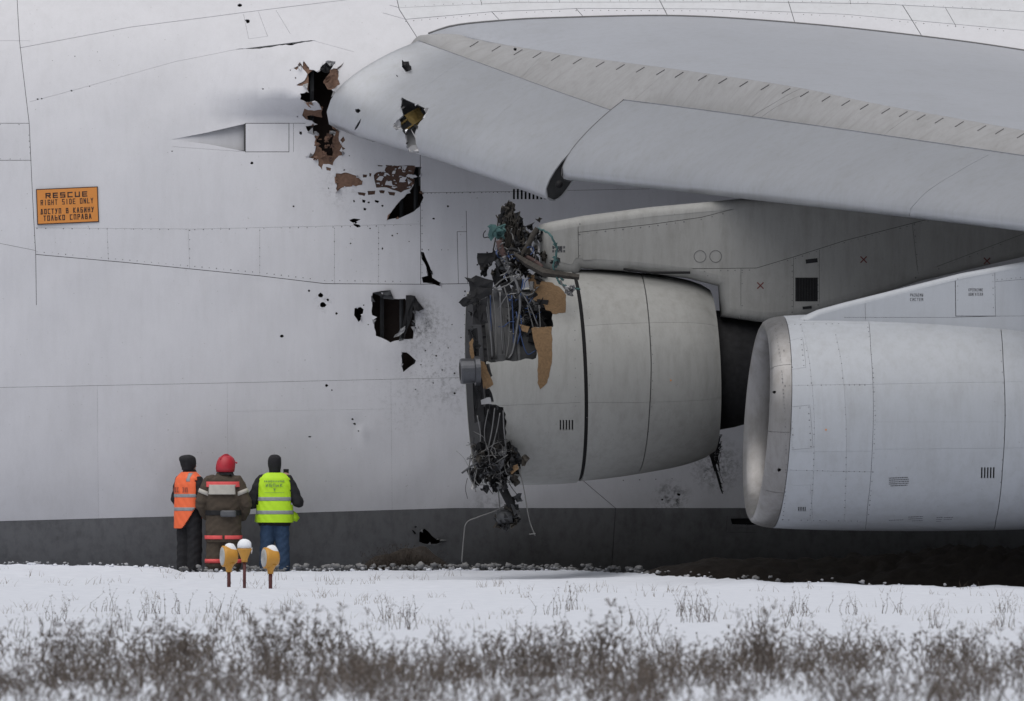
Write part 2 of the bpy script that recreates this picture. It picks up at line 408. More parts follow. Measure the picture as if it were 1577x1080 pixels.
# stroke lettering ---------------------------------------------------
G = {
'R': [[(0,0),(0,6),(4,6),(4,3),(0,3)],[(2,3),(4,0)]], 'E': [[(4,0),(0,0),(0,6),(4,6)],[(0,3),(3.6,3)]], 'S': [[(0,0),(4,0),(4,3),(0,3),(0,6),(4,6)]],
'C': [[(4,0),(0,0),(0,6),(4,6)]], 'U': [[(0,6),(0,0),(4,0),(4,6)]], 'I': [[(2,0),(2,6)]], 'G': [[(4,5),(4,6),(0,6),(0,0),(4,0),(4,3),(2.4,3)]],
'H': [[(0,0),(0,6)],[(4,0),(4,6)],[(0,3),(4,3)]], 'T': [[(2,0),(2,6)],[(0,6),(4,6)]], 'D': [[(0,0),(0,6),(3,6),(4,5),(4,1),(3,0),(0,0)]],
'O': [[(0,0),(0,6),(4,6),(4,0),(0,0)]], 'N': [[(0,0),(0,6),(4,0),(4,6)]], 'L': [[(0,6),(0,0),(4,0)]], 'Y': [[(0,6),(2,3),(4,6)],[(2,3),(2,0)]],
'Д': [[(0,0),(4,0),(2.6,6),(1.4,6),(0,0)]], 'П': [[(0,0),(0,6),(4,6),(4,0)]], 'У': [[(0,6),(2,2.6)],[(4,6),(1.2,0),(0.4,0)]], 'В': [[(0,0),(0,6),(3.6,6),(3.6,3.2),(0,3)],[(3.6,3.2),(4,2.6),(4,0),(0,0)]],
'К': [[(0,0),(0,6)],[(4,6),(0.4,3),(4,0)]], 'А': [[(0,0),(1.6,6),(2.4,6),(4,0)],[(0.7,2),(3.3,2)]], 'Б': [[(4,6),(0,6),(0,0),(4,0),(4,3.2),(0,3.2)]], 'И': [[(0,6),(0,0),(4,6),(4,0)]],
'Н': [[(0,0),(0,6)],[(4,0),(4,6)],[(0,3),(4,3)]], 'Л': [[(0,0),(1.6,6),(2.4,6),(4,0)]], 'Ь': [[(0,6),(0,0),(4,0),(4,3.2),(0,3.2)]], 'Р': [[(0,0),(0,6),(4,6),(4,3),(0,3)]],
'З': [[(0,6),(4,6),(4,3.2),(1,3.2)],[(4,3.2),(4,0),(0,0)]], 'Ъ': [[(0,6),(1,6),(1,0),(4,0),(4,3),(1,3)]], 'М': [[(0,0),(0,6),(2,3),(4,6),(4,0)]], 'Ы': [[(0,6),(0,0),(2.4,0),(2.4,3),(0,3)],[(4,0),(4,6)]],
'Г': [[(0,0),(0,6),(4,6)]], 'Я': [[(4,0),(4,6),(0,6),(0,3),(4,3)],[(2,3),(0,0)]], 'Ж': [[(0,0),(4,6)],[(0,6),(4,0)],[(2,0),(2,6)]], 'Э': [[(0,6),(4,6),(4,0),(0,0)],[(1,3),(4,3)]], 'Ц': [[(0,6),(0,0),(4,0),(4,6)],[(4,0),(4.4,-1)]],
'Й': [[(0,5),(0,0),(4,5),(4,0)],[(1,6.4),(3,6.4)]], 'Ф': [[(2,0),(2,6)],[(0,1.5),(0,5),(4,5),(4,1.5),(0,1.5)]], 'и': [[(0,4),(0,0),(3.4,4),(3.4,0)]]}
for a, b in (('О','O'),('С','C'),('Т','T'),('Е','E')): G[a] = G[b]
def text_quads(b, txt, o, x, z, n, width, h, w=None):
    """flat strokes; o centre of the line; x,z unit axes"""
    nchar = len(txt); adv = width/(nchar-0.25); cw = adv*0.72; w = w or h*0.13; k = (cw-w)/4; kz = (h-w)/6
    for i, ch in enumerate(txt):
        for pl in G.get(ch, []):
            for j in range(len(pl)-1):
                a = np.array(pl[j], float); c = np.array(pl[j+1], float)
                A = o+x*(-width/2+i*adv+a[0]*k)+z*((a[1]-3)*kz); C = o+x*(-width/2+i*adv+c[0]*k)+z*((c[1]-3)*kz)
                t = C-A; L_ = np.linalg.norm(t); t /= L_; m = np.cross(n, t); A = A-t*w/2; C = C+t*w/2
                b.add([A-m*w/2, C-m*w/2, C+m*w/2, A+m*w/2], [(0, 1, 2, 3)])

# ================================================================== GROUND
def snoise(x, y, seed, sc):
    r = np.random.default_rng(seed); o = 0
    for i in range(10):
        an = r.uniform(0, 6.28); f = sc*r.uniform(0.5, 2.2); o = o+np.sin((x*math.cos(an)+y*math.sin(an))*f+r.uniform(0, 6.28))/ (1+i*0.25)
    return o/4
CRX = [-14, -8.0, -7.65, -5.1, -4.9, -2.0, 0.0, 1.1, 2.1, 3.5, 5.9, 7.6, 14]
CRP = [868, 868, 868, 873, 882, 879, 878, 878, 885, 895, 903, 903, 903]
def cry(x): return -1.75-0.12*snoise(x, x*0+3, 77, 1.6)-13.2*sstep(-0.5, 4.2, x)
def crest_z(x): return ZC-(np.interp(x, CRX, CRP)-HOR)*(DIST+cry(x))/FOC
def gz(x, y):
    CRY = cry(x); c = crest_z(x)+0.020*snoise(x*3, y*0+1, 4, 1.3)+0.014*snoise(x*9, y*2+1, 5, 1.3)+0.010*snoise(x*19, y*5+1, 6, 1.3)
    front = c*np.exp(-np.abs(y-CRY)/5.0)
    near = np.clip((y+DIST)/40, 0, 1)
    und = 0.035*snoise(x, y*0.7, 1, 0.5)+0.022*snoise(x, y, 2, 2.2)+0.012*snoise(x, y, 12, 4.2)+0.006*snoise(x, y, 9, 7)
    fr = front+und*sstep(0.3, 3.5, CRY-y)+0.004*snoise(x, y, 9, 7)
    soil = -0.10+0.02*snoise(x, y, 3, 4)+0.012*snoise(x, y, 8, 13)
    soil = soil + (-0.30)*sstep(3.0, 5.5, x)
    t = sstep(CRY+0.05, CRY+0.6, y)
    return (fr*(1-t)+soil*t)*near
def axis(lo, hi, st, far):
    a = list(np.arange(lo, hi+1e-6, st)); e = []; s_ = st*2; q = hi
    while q < far: q += s_; s_ *= 1.6; e.append(q)
    e2 = []; s_ = st*2; q = lo
    while q > -far: q -= s_; s_ *= 1.6; e2.append(q)
    return np.array(e2[::-1]+a+e)
gx = axis(-12, 12, 0.09, 2500); gy = np.concatenate([axis(-92, -18, 0.3, 2500)[axis(-92, -18, 0.3, 2500) < -18.01], np.arange(-18, 2.5, 0.09), axis(-92, 2.5, 0.3, 2500)[axis(-92, 2.5, 0.3, 2500) > 2.55]])
X, Yg = np.meshgrid(gx, gy); Z = gz(X, Yg)
far = (np.abs(X) > 60) | (np.abs(Yg+40) > 100); Z = np.where(far, np.clip(Z, -0.2, 0.1), Z)
nx, ny = len(gx), len(gy); vs = np.stack([X, Yg, Z], -1).reshape(-1, 3)
ii, jj = np.meshgrid(np.arange(nx-1), np.arange(ny-1)); a = (jj*nx+ii).ravel(); fs = np.stack([a, a+1, a+nx+1, a+nx], 1)
def np_mesh(name, vs, fs):
    me = bpy.data.meshes.new(name); k = fs.shape[1]
    me.vertices.add(len(vs)); me.vertices.foreach_set('co', vs.astype(np.float32).ravel())
    me.loops.add(fs.size); me.loops.foreach_set('vertex_index', fs.astype(np.int32).ravel())
    me.polygons.add(len(fs)); me.polygons.foreach_set('loop_start', np.arange(0, fs.size, k, dtype=np.int32)); me.polygons.foreach_set('loop_total', np.full(len(fs), k, np.int32))
    me.update(calc_edges=True); return me
gme = np_mesh('snow_ground', vs, fs)
at = gme.attributes.new('soil', 'FLOAT', 'POINT')
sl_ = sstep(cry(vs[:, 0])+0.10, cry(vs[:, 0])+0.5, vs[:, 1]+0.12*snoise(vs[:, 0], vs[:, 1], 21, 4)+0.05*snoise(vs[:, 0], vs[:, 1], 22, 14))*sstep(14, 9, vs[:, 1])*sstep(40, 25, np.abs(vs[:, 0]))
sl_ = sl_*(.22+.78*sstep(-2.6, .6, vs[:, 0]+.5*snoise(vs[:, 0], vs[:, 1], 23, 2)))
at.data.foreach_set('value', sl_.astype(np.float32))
m, nt, b = node_mat('snow_and_soil'); N = nt.nodes; L = nt.links
tc = N.new('ShaderNodeTexCoord'); at_ = N.new('ShaderNodeAttribute'); at_.attribute_name = 'soil'
n1 = N.new('ShaderNodeTexNoise'); n1.inputs['Scale'].default_value = 5; n1.inputs['Detail'].default_value = 8; L.new(tc.outputs['Object'], n1.inputs['Vector'])
n2 = N.new('ShaderNodeTexNoise'); n2.inputs['Scale'].default_value = 24; n2.inputs['Detail'].default_value = 6; L.new(tc.outputs['Object'], n2.inputs['Vector'])
sn = N.new('ShaderNodeMix'); sn.data_type = 'RGBA'; sn.inputs[6].default_value = (0.56, 0.59, 0.66, 1); sn.inputs[7].default_value = (0.72, 0.745, 0.81, 1); L.new(n1.outputs['Fac'], sn.inputs[0])
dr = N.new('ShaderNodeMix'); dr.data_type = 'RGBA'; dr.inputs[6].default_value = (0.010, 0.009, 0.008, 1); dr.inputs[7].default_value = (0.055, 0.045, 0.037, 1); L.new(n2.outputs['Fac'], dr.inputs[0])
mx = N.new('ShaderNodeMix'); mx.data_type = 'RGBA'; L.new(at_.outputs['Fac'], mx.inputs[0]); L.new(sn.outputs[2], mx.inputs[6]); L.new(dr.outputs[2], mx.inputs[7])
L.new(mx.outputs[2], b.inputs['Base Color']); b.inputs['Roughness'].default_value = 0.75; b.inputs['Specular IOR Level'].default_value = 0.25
bp = N.new('ShaderNodeBump'); bp.inputs['Strength'].default_value = 0.6; bp.inputs['Distance'].default_value = 0.03; L.new(n1.outputs['Fac'], bp.inputs['Height']); L.new(bp.outputs[0], b.inputs['Normal'])
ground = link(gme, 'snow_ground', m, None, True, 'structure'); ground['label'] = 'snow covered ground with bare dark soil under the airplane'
def ground_z(x, y): return float(gz(np.array([x]), np.array([y]))[0])

# ================================================================== AIRPLANE
plane = empty('cargo_airplane', (0, 0, 0))
tag(plane, 'huge white cargo airplane with torn skin and a wrecked inner engine, resting in snow', 'airplane')

# ---- fuselage side surface: u = x, v = z
DENTS = [((a-788.5)/103, ZC-(b-HOR)/103, c/103, d/103, e) for a, b, c, d, e in ((660,478,26,38,.05),(590,448,30,9,-.018),(560,500,12,26,.015),(603,528,24,9,-.022),(548,655,9,14,.016),(558,664,10,8,-.014),(500,470,14,12,.01),(640,560,22,20,.03),(690,415,16,20,.02),(480,95,20,22,-.03),(560,250,36,14,.018),(655,330,14,30,.02),(525,170,40,30,.02),(440,60,60,10,.008),(700,640,30,40,.012),(1040,770,24,12,.02),(665,395,12,30,-.012))]
def fus(x, z):
    u = np.clip(np.abs((z-4.1)/5.25), 0, 0.9995)
    y = 3.6-3.6*(1-u**2.7)**(1/2.7)
    lowb = np.clip((1.6-z), 0, 2); y = y+0.05*lowb**2
    px = 788.5+x*103; zl = ZC-(188-HOR)/103
    amp = 0.62*sstep(285, 520, px)
    up = sstep(zl-0.02, zl+0.42, z)*(1-sstep(zl+0.45, zl+2.6, z)*0.92)
    y = y-amp*up
    y = y+0.004*np.sin(x*2.1+z*1.3)+0.0035*np.sin(x*5.3-z*3.7+np.sin(z*2.2))+0.002*np.sin(x*9.1+z*2.1+2*np.sin(z*3.1+x))*np.sin(z*5+x*1.3)
    for dx, dz, rx, rz_, am in DENTS:
        y = y+am*np.exp(-((x-dx)/rx)**2-((z-dz)/rz_)**2)
    return np.stack([x, y, z], -1)
FU = Surf(fus, (-11.5, 11.5), (-0.6, 9.0))
def fz(py, off=0): return ZC-(py-HOR)*(DIST+off)/FOC
dom = [(-11.5, -0.6), (11.5, -0.6), (11.5, 8.98), (-11.5, 8.98)]
cm_ = 0.0097
def FS(pl, w): return (FU.inv(pl), w*cm_)
top = -66
fseams = [
 ([(-430, 62), (46, 63)], .35), ([(28, top), (30, 62), (45, 190), (50, 300), (55, 392), (56, 470)], .85), ([(-430, 190), (45, 190)], .8), ([(-430, 248), (48, 247)], .8),
 ([(-430, 368), (0, 375), (55, 386)], .5), ([(30, 74), (200, 42), (370, 20), (600, -8), (700, -50)], .6), ([(46, 157), (110, 140), (270, 95), (360, 77), (480, 62), (545, 80)], .35),
 ([(55, 351), (300, 353), (648, 345)], .28), ([(55, 392), (200, 405), (400, 425), (500, 437), (648, 438), (720, 437), (735, 437)], .95),
 ([(647, 180), (648, 438)], .85), ([(718, 325), (720, 437)], .8), ([(704, 357), (706, 437)], .7), ([(704, 357), (718, 357)], .7),
 ([(650, 297), (790, 295), (1000, 291)], .6), ([(-430, 602), (0, 597), (350, 590), (700, 582), (1300, 576), (2010, 570)], .45),
 ([(-430, 808), (0, 803), (300, 795), (700, 783), (1160, 783), (2010, 783)], .55), ([(895, 738), (948, 783), (940, 905)], .9),
 ([(378, 190), (445, 190), (445, 234), (378, 234), (378, 190)], .95), ([(452, 190), (452, 234)], .5), ([(445, 190), (470, 190)], .7),
 ([(266, 226), (378, 234)], .3), ([(350, 591), (352, 795)], .16), ([(602, 585), (604, 785)], .16), ([(150, 594), (152, 799)], .14), ([(352, 634), (603, 630)], .14),
 ([(165, 351), (167, 403)], .2), ([(290, 353), (292, 414)], .2), ([(400, 352), (400, 425)], .2), ([(515, 350), (515, 437)], .25), ([(583, 349), (583, 438)], .2), 
 ([(600, -50), (615, 15), (645, 62)], 1.0), ([(590, 20), (625, 30), (760, 18), (900, 13), (1100, 14), (1300, 22), (1577, 47), (2010, 90)], .6),
 ([(600, 8), (615, 12), (800, 4), (1150, 3), (1350, 6), (1577, 18), (2010, 40)], .6), ([(757, 18), (772, 34)], .9), ([(887, 13), (902, 30)], 1.), ([(1005, -20), (1030, 28)], 1.1), ([(1214, 2), (1225, 38)], 1.), ([(1390, 8), (1420, 56)], 1.1), ([(1456, 12), (1472, 40)], .8),
 ([(730, -50), (742, 8)], .7), ([(850, -50), (862, 4)], .7), ([(1130, -50), (1140, 4)], .7), ([(1300, -50), (1310, 6)], .7),
 ([(375, 22), (383, 60), (412, 56), (398, 18)], .35), ([(425, 16), (447, 52)], .35), ([(1125, 797), (1166, 797)], .6), ([(1120, 795), (1118, 820), (1166, 820)], .5),
]
fholes_px = []   # skin removed
K2 = lambda pts: zoomed(pts, 400, 50, 3.375)
K6 = lambda pts: zoomed(pts, 450, 360, 3.178)
K4 = lambda pts: zoomed(pts, 640, 560, 3.375)
H_up = K2([(262,192),(225,150),(200,175),(160,188),(190,192),(215,180),(245,215),(235,250),(190,278),(245,270),(245,305),(212,318),(210,350),(240,367),(300,362),(318,395),(322,405),(285,408),(235,400),(222,430),(240,450),(300,478),(235,490),(245,512),(285,528),(290,600),(275,640),(230,645),(300,660),(305,690),(322,715),(330,685),(375,690),(400,650),(440,628),(412,615),(430,590),(412,560),(415,515),(380,500),(420,470),(420,330),(375,300),(415,270),(402,195),(430,168),(400,185),(372,195),(395,155),(330,160),(320,195),(300,205)])
H_mid = K2([(805,695),(838,700),(832,790),(848,860),(832,905),(800,930),(770,945),(728,966),(662,975),(668,950),(690,922),(735,870),(790,812),(800,790),(770,770),(735,760),(742,700)])
P2p = K2([(395,735),(470,730),(505,745),(530,770),(525,795),(470,805),(430,805),(400,825),(395,770)])
P3 = [K2(q) for q in ([(592,740),(605,728),(648,718),(655,700),(700,692),(806,692),(798,745),(800,768),(788,808),(750,822),(735,832),(700,822),(660,806),(605,808),(598,770)],
     [(560,825),(600,822),(598,843),(565,845)], [(620,820),(650,822),(645,838),(625,836)], [(665,825),(705,832),(700,848),(675,845)],
     [(508,830),(550,835),(545,850),(515,845)], [(535,738),(560,740),(555,755),(538,755)], [(570,730),(580,732),(578,748),(569,748)], [(612,688),(640,690),(636,696),(614,696)], [(655,690),(690,690),(685,697),(658,697)],
     [(485,872),(493,870),(495,882),(488,884)], [(533,868),(548,872),(546,885),(534,884)], [(598,872),(622,876),(614,886),(600,882)], [(540,912),(555,915),(550,926),(541,924)],
     [(465,975),(490,966),(525,973),(500,985),(485,990),(470,983)], [(485,992),(520,1000),(525,1012),(508,1014),(490,1003)], [(205,515),(220,515),(220,530),(210,532)], [(410,790),(440,792)[0:2],(430,800),(412,798)],
     [(435,540),(445,560),(430,575),(418,560)], [(425,590),(445,605),(430,612)], [(345,700),(370,705),(368,720),(348,716)])]
H_big = K6([(395,290),(430,283),(470,283),(488,318),(520,322),(552,318),(560,340),(600,305),(645,370),(630,380),(600,372),(602,420),(590,515),(545,515),(480,532),(440,510),(410,500),(400,440),(390,380),(390,330)])
H_s1 = K6([(305,365),(335,358),(350,370),(335,425),(325,432),(305,400)])
H_s2 = K6([(535,580),(560,582),(605,620),(600,635),(565,660),(545,677),(537,650)])
H_cr = K6([(628,88),(645,92),(655,125),(680,180),(685,215),(725,240),(725,258),(690,245),(640,240),(635,215),(665,205),(655,160),(635,125)])
H_b = K4([(20,880),(45,860),(70,880),(105,910),(155,915),(110,940),(60,940),(20,930)])
H_b2 = K4([(-20,865),(-8,870),(5,885),(-5,890)])
slit = [(362,76),(400,73),(440,67),(470,63),(487,62),(470,64.6),(455,68),(450,70),(440,68.8),(400,75)]
spots_px = [(434,518,3),(388,251,3),(548,343,2),(452,318,2),(370,8,4),(381,32,4),(700,606,2),(735,408,2),(568,312,2),(589,317,2),(503,594,2.5),(511,601,1.5),(543,646,2),(546,653,2.5),(552,664,1.5),(477,673,2),(560,470,1.5),(567,500,1.2),(640,505,1.5),(655,540,1.6),(663,528,1.2),(672,548,1.8),(648,562,1.3),(681,570,1.6),(690,536,1.2),(667,590,1.4),(640,600,1.1),(700,575,1.6),(710,520,1.5),(696,500,1.2),(612,360,1.2),(630,372,1.2),(506,290,1.3),(570,352,1.2),(462,205,1.6),(458,180,1.2),(455,120,1.5),(447,108,1.2),(530,262,1.5),(538,240,1.2),(690,318,2),(476,448,2),(540,375,1.5),(589,383,1.8),(110,140,2),(58,153,2),(64,152,1.5),(138,133,1.2),(668,337,2),(716,449,2),(604,363,1.5),(405,137,1.5),(265,233,1.2),
            (494,455,4),(497,470,5),(505,462,2.5),(518,483,2),(662,430,3),(1045,762,3),(1020,770,2),(1145,806,3),(640,812,2)]
def disc_px(x, y, r, seed):
    q = random.Random(seed); k = 7
    return [(x+r*q.uniform(.6, 1.25)*math.cos(a), y+r*q.uniform(.5, 1.1)*math.sin(a)) for a in [i*2*math.pi/k for i in range(k)]]
fh = [jag(H_up, 1.3, 4, 1), jag(H_mid, 1.0, 5, 2), jag(P2p, 1.2, 4, 3), jag(H_big, .7, 6, 4), jag(H_s1, .5, 5, 5), jag(H_s2, .5, 5, 6), jag(H_cr, .6, 5, 7), jag(H_b, .8, 5, 8), H_b2, jag(slit, .5, 5, 9)]
fh += [jag(q, .5, 4, 20+i) for i, q in enumerate(P3)]
fh += [disc_px(x, y, r, i) for i, (x, y, r) in enumerate(spots_px)]
scoop = [(264, 215), (320, 204), (378, 190.5), (377.5, 233.5), (320, 222)]
fh.append(scoop)
vent_slots = [[(790+i*6, 291), (793+i*6, 291), (793+i*6, 307), (790+i*6, 307)] for i in range(9)]
fh += vent_slots
hatch = [(1125, 799), (1166, 798), (1166, 810), (1128, 809)]; fh.append(hatch)
fh_uv = [FU.inv(h) for h in fh]
zb_x = np.array([-20, -7.65, -4.7, -0.85, 3.6, 20]); zb = np.array([fz(808), fz(803), fz(795), fz(783), fz(783), fz(783)])
def fmat(c, ar):
    if c[1] < np.interp(c[0], zb_x, zb): return M['belly']
    if c[1] > fz(70) and c[0] > -1.6: return M['root']
    return M['hull']
skin(FU, dom, [FS(p, w) for p, w in fseams], fh_uv, 'skin_panel', None, plane, step=0.2, thick=0.014, matfn=fmat, minarea=0.002)
# the rest of the hull, closing the body behind the side sheet
b = MB(); xs = np.linspace(-11.5, 11.5, 24); n_ = 40
zs = 4.1+5.25*np.sin(np.linspace(math.asin(4.88/5.25), math.pi-math.asin(-4.7/5.25), n_)); ang = np.linspace(0, 1, n_)
ring = []
for k in range(n_):
    th = np.linspace(math.asin(4.86/5.25), math.pi+math.asin(4.68/5.25), n_)[k]
    z = 4.1+5.25*math.sin(th); c = (1-abs((z-4.1)/5.25)**2.7)**(1/2.7); y = 3.6-3.6*c if math.cos(th) > 0 else 3.6+3.6*c
    ring.append((y, z))
for x in xs:
    for y, z in ring: b.v.append((float(x), y, z))
for i in range(len(xs)-1):
    for k in range(n_-1): b.f.append((i*n_+k, i*n_+k+1, (i+1)*n_+k+1, (i+1)*n_+k))
b.f.append(tuple(range(n_))); b.f.append(tuple((len(xs)-1)*n_+k for k in range(n_)))
b.build('far_hull_shell', M['hull'], plane, True)
# liner coloured dark as inside shade, close behind the holes, frames and stringers
def fliner(x, z): p = fus(x, z); p[..., 1] = fus(x*0-9, z)[..., 1]+0.42; return p
FL = Surf(fliner, (-11.4, 11.4), (-0.5, 8.8))
skin(FL, [(-6, -0.4), (3.0, -0.4), (3.0, 8.6), (-6, 8.6)], name='inner_shade_liner', mat=M['liner'], parent=plane, step=0.5, thick=0, strips=False)
for pxr in (480, 530, 588, 618, 640, 680):
    pts = []
    for py in np.arange(80, 880, 20):
        q = FU.pos(FU.inv([(pxr, py)]))[0]; pts.append(q+np.array([0, 0.2, 0]))
    MB().tube(pts, 0.03, 4).build('frame', M['case'], plane)
# brown laminate showing where the outer layer peeled away
def on_px(S, poly, name, mat, parent, off, thick=0.006, holes=(), step=0.1, label=None):
    uv = S.inv(poly); return skin(S, [tuple(q) for q in uv], [], [S.inv(h) for h in holes], name, mat, parent, step=step, off=off, thick=thick, strips=False, vary=0.0008, single=True, label=label)
def grow(poly, k):
    c = np.mean(poly, 0); return [c+(np.array(q)-c)*k for q in poly]
B1 = K2([(150,150),(270,140),(280,190),(245,215),(250,260),(245,315),(180,300)])
B2 = K2([(330,250),(345,243),(368,235),(365,195),(380,180),(440,150),(430,300),(380,300),(352,292)])
B3 = K2([(210,395),(330,395),(318,425),(325,445),(300,440),(245,440),(250,470),(215,440)])
B4 = K2([(215,480),(240,512),(310,530),(298,560),(300,590),(325,600),(330,640),(378,640),(375,560),(392,512),(450,500),(450,640),(380,730),(290,730),(200,650),(270,640),(280,530),(220,520)])
for i, q in enumerate((B1, B2, B3, B4)):
    on_px(FU, jag(q, 1.3, 5, 60+i), 'torn_laminate', M['brown'], plane, -0.02, label='brown torn laminate beside the hole at the wing root')
on_px(FU, grow(P2p, 1.1), 'torn_laminate', M['brown'], plane, -0.02, label='brown peeled patch on the fuselage side below the wing root')
on_px(FU, jag(K2([(590,680),(745,680),(812,690),(800,745),(805,770),(790,812),(735,860),(600,860),(500,860),(505,725)]), 1.0, 6, 71), 'torn_laminate', M['darkbrown'], plane, -0.02, label='large scorched brown patch on the fuselage side below the slat')
# small islands of white skin left on the scorched patch
for i in range(30):
    x = random.uniform(596, 790); y = random.uniform(700, 806)
    k_ = random.choice([.5, .8, 1.3, 1.9]); q = jag(K2([(x, y), (x+k_*random.uniform(6, 22), y+random.uniform(-5, 5)), (x+k_*random.uniform(4, 22), y+k_*random.uniform(4, 14)), (x-k_*random.uniform(0, 8), y+k_*random.uniform(4, 12))]), .5, 2.0, i)
    on_px(FU, q, 'skin_flake', M['hull'], plane, -0.004, 0.004)
for i in range(16):
    x = random.uniform(300, 400); y = random.uniform(500, 690)
    q = K2([(x, y), (x+random.uniform(6, 16), y+random.uniform(-3, 3)), (x+random.uniform(6, 16), y+random.uniform(4, 10)), (x-random.uniform(0, 6), y+random.uniform(4, 12))])
    on_px(FU, q, 'laminate_scrap', M['brown'], plane, -0.012, 0.004)
# scoop ramp and the hatch recess
def ramp_fn(x, z):
    p = fus(x, z); px = 788.5+x*103; p[..., 1] = p[..., 1]+0.006+0.15*sstep(262, 385, px); return p
RS = Surf(ramp_fn, (-6, -3), (5.5, 7.5))
uvs = RS.inv(grow(scoop, 1.04)); skin(RS, [tuple(q) for q in uvs], name='scoop_ramp', mat=M['hull'], parent=plane, step=0.1, thick=0.0, strips=False, single=True)
on_px(FU, grow(hatch, 1.2), 'hatch_recess', M['black'], plane, -0.05, 0)
on_px(FU, [(785, 288), (846, 288), (846, 310), (785, 310)], 'vent_recess', M['black'], plane, -0.03, 0)  # black sheet paints the shade inside the slots
# flap of folded metal beside the big hole, curled lips at hole edges
def sheet(px_pts, name, mat, parent, th=0.006, crumple=0.0, tri=None):
    """bent plate through (px,py,Y) corners, fan with thickness"""
    pts = [P(*q) for q in px_pts]; c = np.mean(pts, 0); dense = []
    for i in range(len(pts)):
        a, d = pts[i], pts[(i+1) % len(pts)]; dense += [a, (a+d)/2+rng.normal(0, crumple, 3)]
    inner = [c+(q-c)*0.55+rng.normal(0, crumple, 3)*1.3 for q in dense]; k = len(dense)
    V_ = dense+inner+[c+rng.normal(0, crumple, 3)]
    V2 = [v+np.array([0, th, 0]) for v in V_]; F_ = []; o = len(V_)
    for i in range(k):
        j = (i+1) % k; F_ += [(i, j, k+j, k+i), (k+i, k+j, 2*k)]; F_ += [(o+j, o+i, o+k+i, o+k+j), (o+k+j, o+k+i, o+2*k), (i, o+i, o+j, j)]
    return MB().add(V_+V2, F_).build(name, mat, parent)
sheet([(625,455,-.02),(639,456,-.10),(634,492,-.06),(622,523,-.04),(620,500,.04)], 'folded_skin_flap', M['dark'], plane, crumple=0.012)
sheet([(638,457,-.03),(653,476,-.1),(645,480,-.13),(636,470,-.08)], 'folded_skin_flap', M['dark'], plane, crumple=0.01)
sheet([(573,452,-.02),(601,447,-.08),(607,462,-.02),(590,460,.02)], 'folded_skin_flap', M['case'], plane, crumple=0.01)
sheet([(614,512,-.03),(624,502,-.05),(622,512,-.04),(606,520,-.03)], 'folded_skin_flap', M['pale'], plane, crumple=0.008)
sheet([(494,103,-.15),(502,96,-.30),(517,97,-.32),(510,104,-.28),(508,113,-.2),(499,112,-.15)], 'folded_skin_flap', M['dark'], plane, crumple=0.02)
sheet([(501,95,-.3),(517,95,-.36),(511,102,-.3)], 'folded_skin_flap', M['pale'], plane, crumple=0.01)
sheet([(498,125,-.4),(510,110,-.45),(516,108,-.42),(521,131,-.44),(506,137,-.4)], 'folded_skin_flap', M['brown'], plane, crumple=0.02)
def curls(S, poly, n, ln, mats, parent, seed):
    r = random.Random(seed); k = len(poly); c = np.mean(poly, 0)
    for _ in range(n):
        i = r.randrange(k); a = np.array(poly[i], float); d = np.array(poly[(i+1) % k], float); mdl = (a+d)/2; inn = c-mdl; inn /= np.linalg.norm(inn)+1e-9; e = d-a; e = e/(np.linalg.norm(e)+1e-9)*r.uniform(2, 5)
        uv = S.inv([mdl-e-inn*1.5, mdl+e-inn*1.5, mdl+inn*ln*r.uniform(.3, 1)+e*r.uniform(-.5, .5)]); p = S.pos(uv); nn = S.nrm(uv)
        q = [p[0]+nn[0]*.003, p[1]+nn[1]*.003, p[2]+nn[2]*r.uniform(-.03, .07)]; mid = [(q[0]+q[2])/2+nn[0]*r.uniform(0, .02), (q[1]+q[2])/2+nn[0]*r.uniform(0, .02)]
        V_ = [q[0], q[1], mid[1], mid[0], q[2]]; V2 = [v-nn[0]*.005 for v in V_]
        MB().add(V_+V2, [(0,1,2,3),(3,2,4),(8,7,6,5),(9,7,8),(0,5,6,1),(1,6,7,2),(2,7,9,4),(4,9,8,3),(3,8,5,0)]).build('curled_skin_edge', M[r.choice(mats)], parent)
curls(FU, fh[0], 34, 9, ['hull', 'brown', 'hull', 'darkbrown', 'pale'], plane, 1); curls(FU, fh[1], 14, 7, ['hull', 'brown', 'hull'], plane, 2); curls(FU, fh[3], 18, 7, ['hull', 'pale', 'hull', 'case'], plane, 3)
curls(FU, fh[4], 3, 3, ['hull'], plane, 4); curls(FU, fh[5], 3, 3, ['hull', 'pale'], plane, 5); curls(FU, fh[6], 4, 3, ['hull', 'case'], plane, 6); curls(FU, fh[7], 6, 5, ['belly'], plane, 7); curls(FU, fh[2], 8, 5, ['hull', 'brown'], plane, 8)
# bits inside the root gash
for i in range(10):
    x = random.uniform(482, 510); y = random.uniform(195, 245)
    sheet([(x, y, .1), (x+random.uniform(3, 10), y+2, .05), (x+random.uniform(3, 9), y+random.uniform(3, 9), .06), (x-2, y+6, .12)], 'torn_scrap', random.choice([M['brown'], M['darkbrown'], M['pale']]), plane, crumple=0.01)
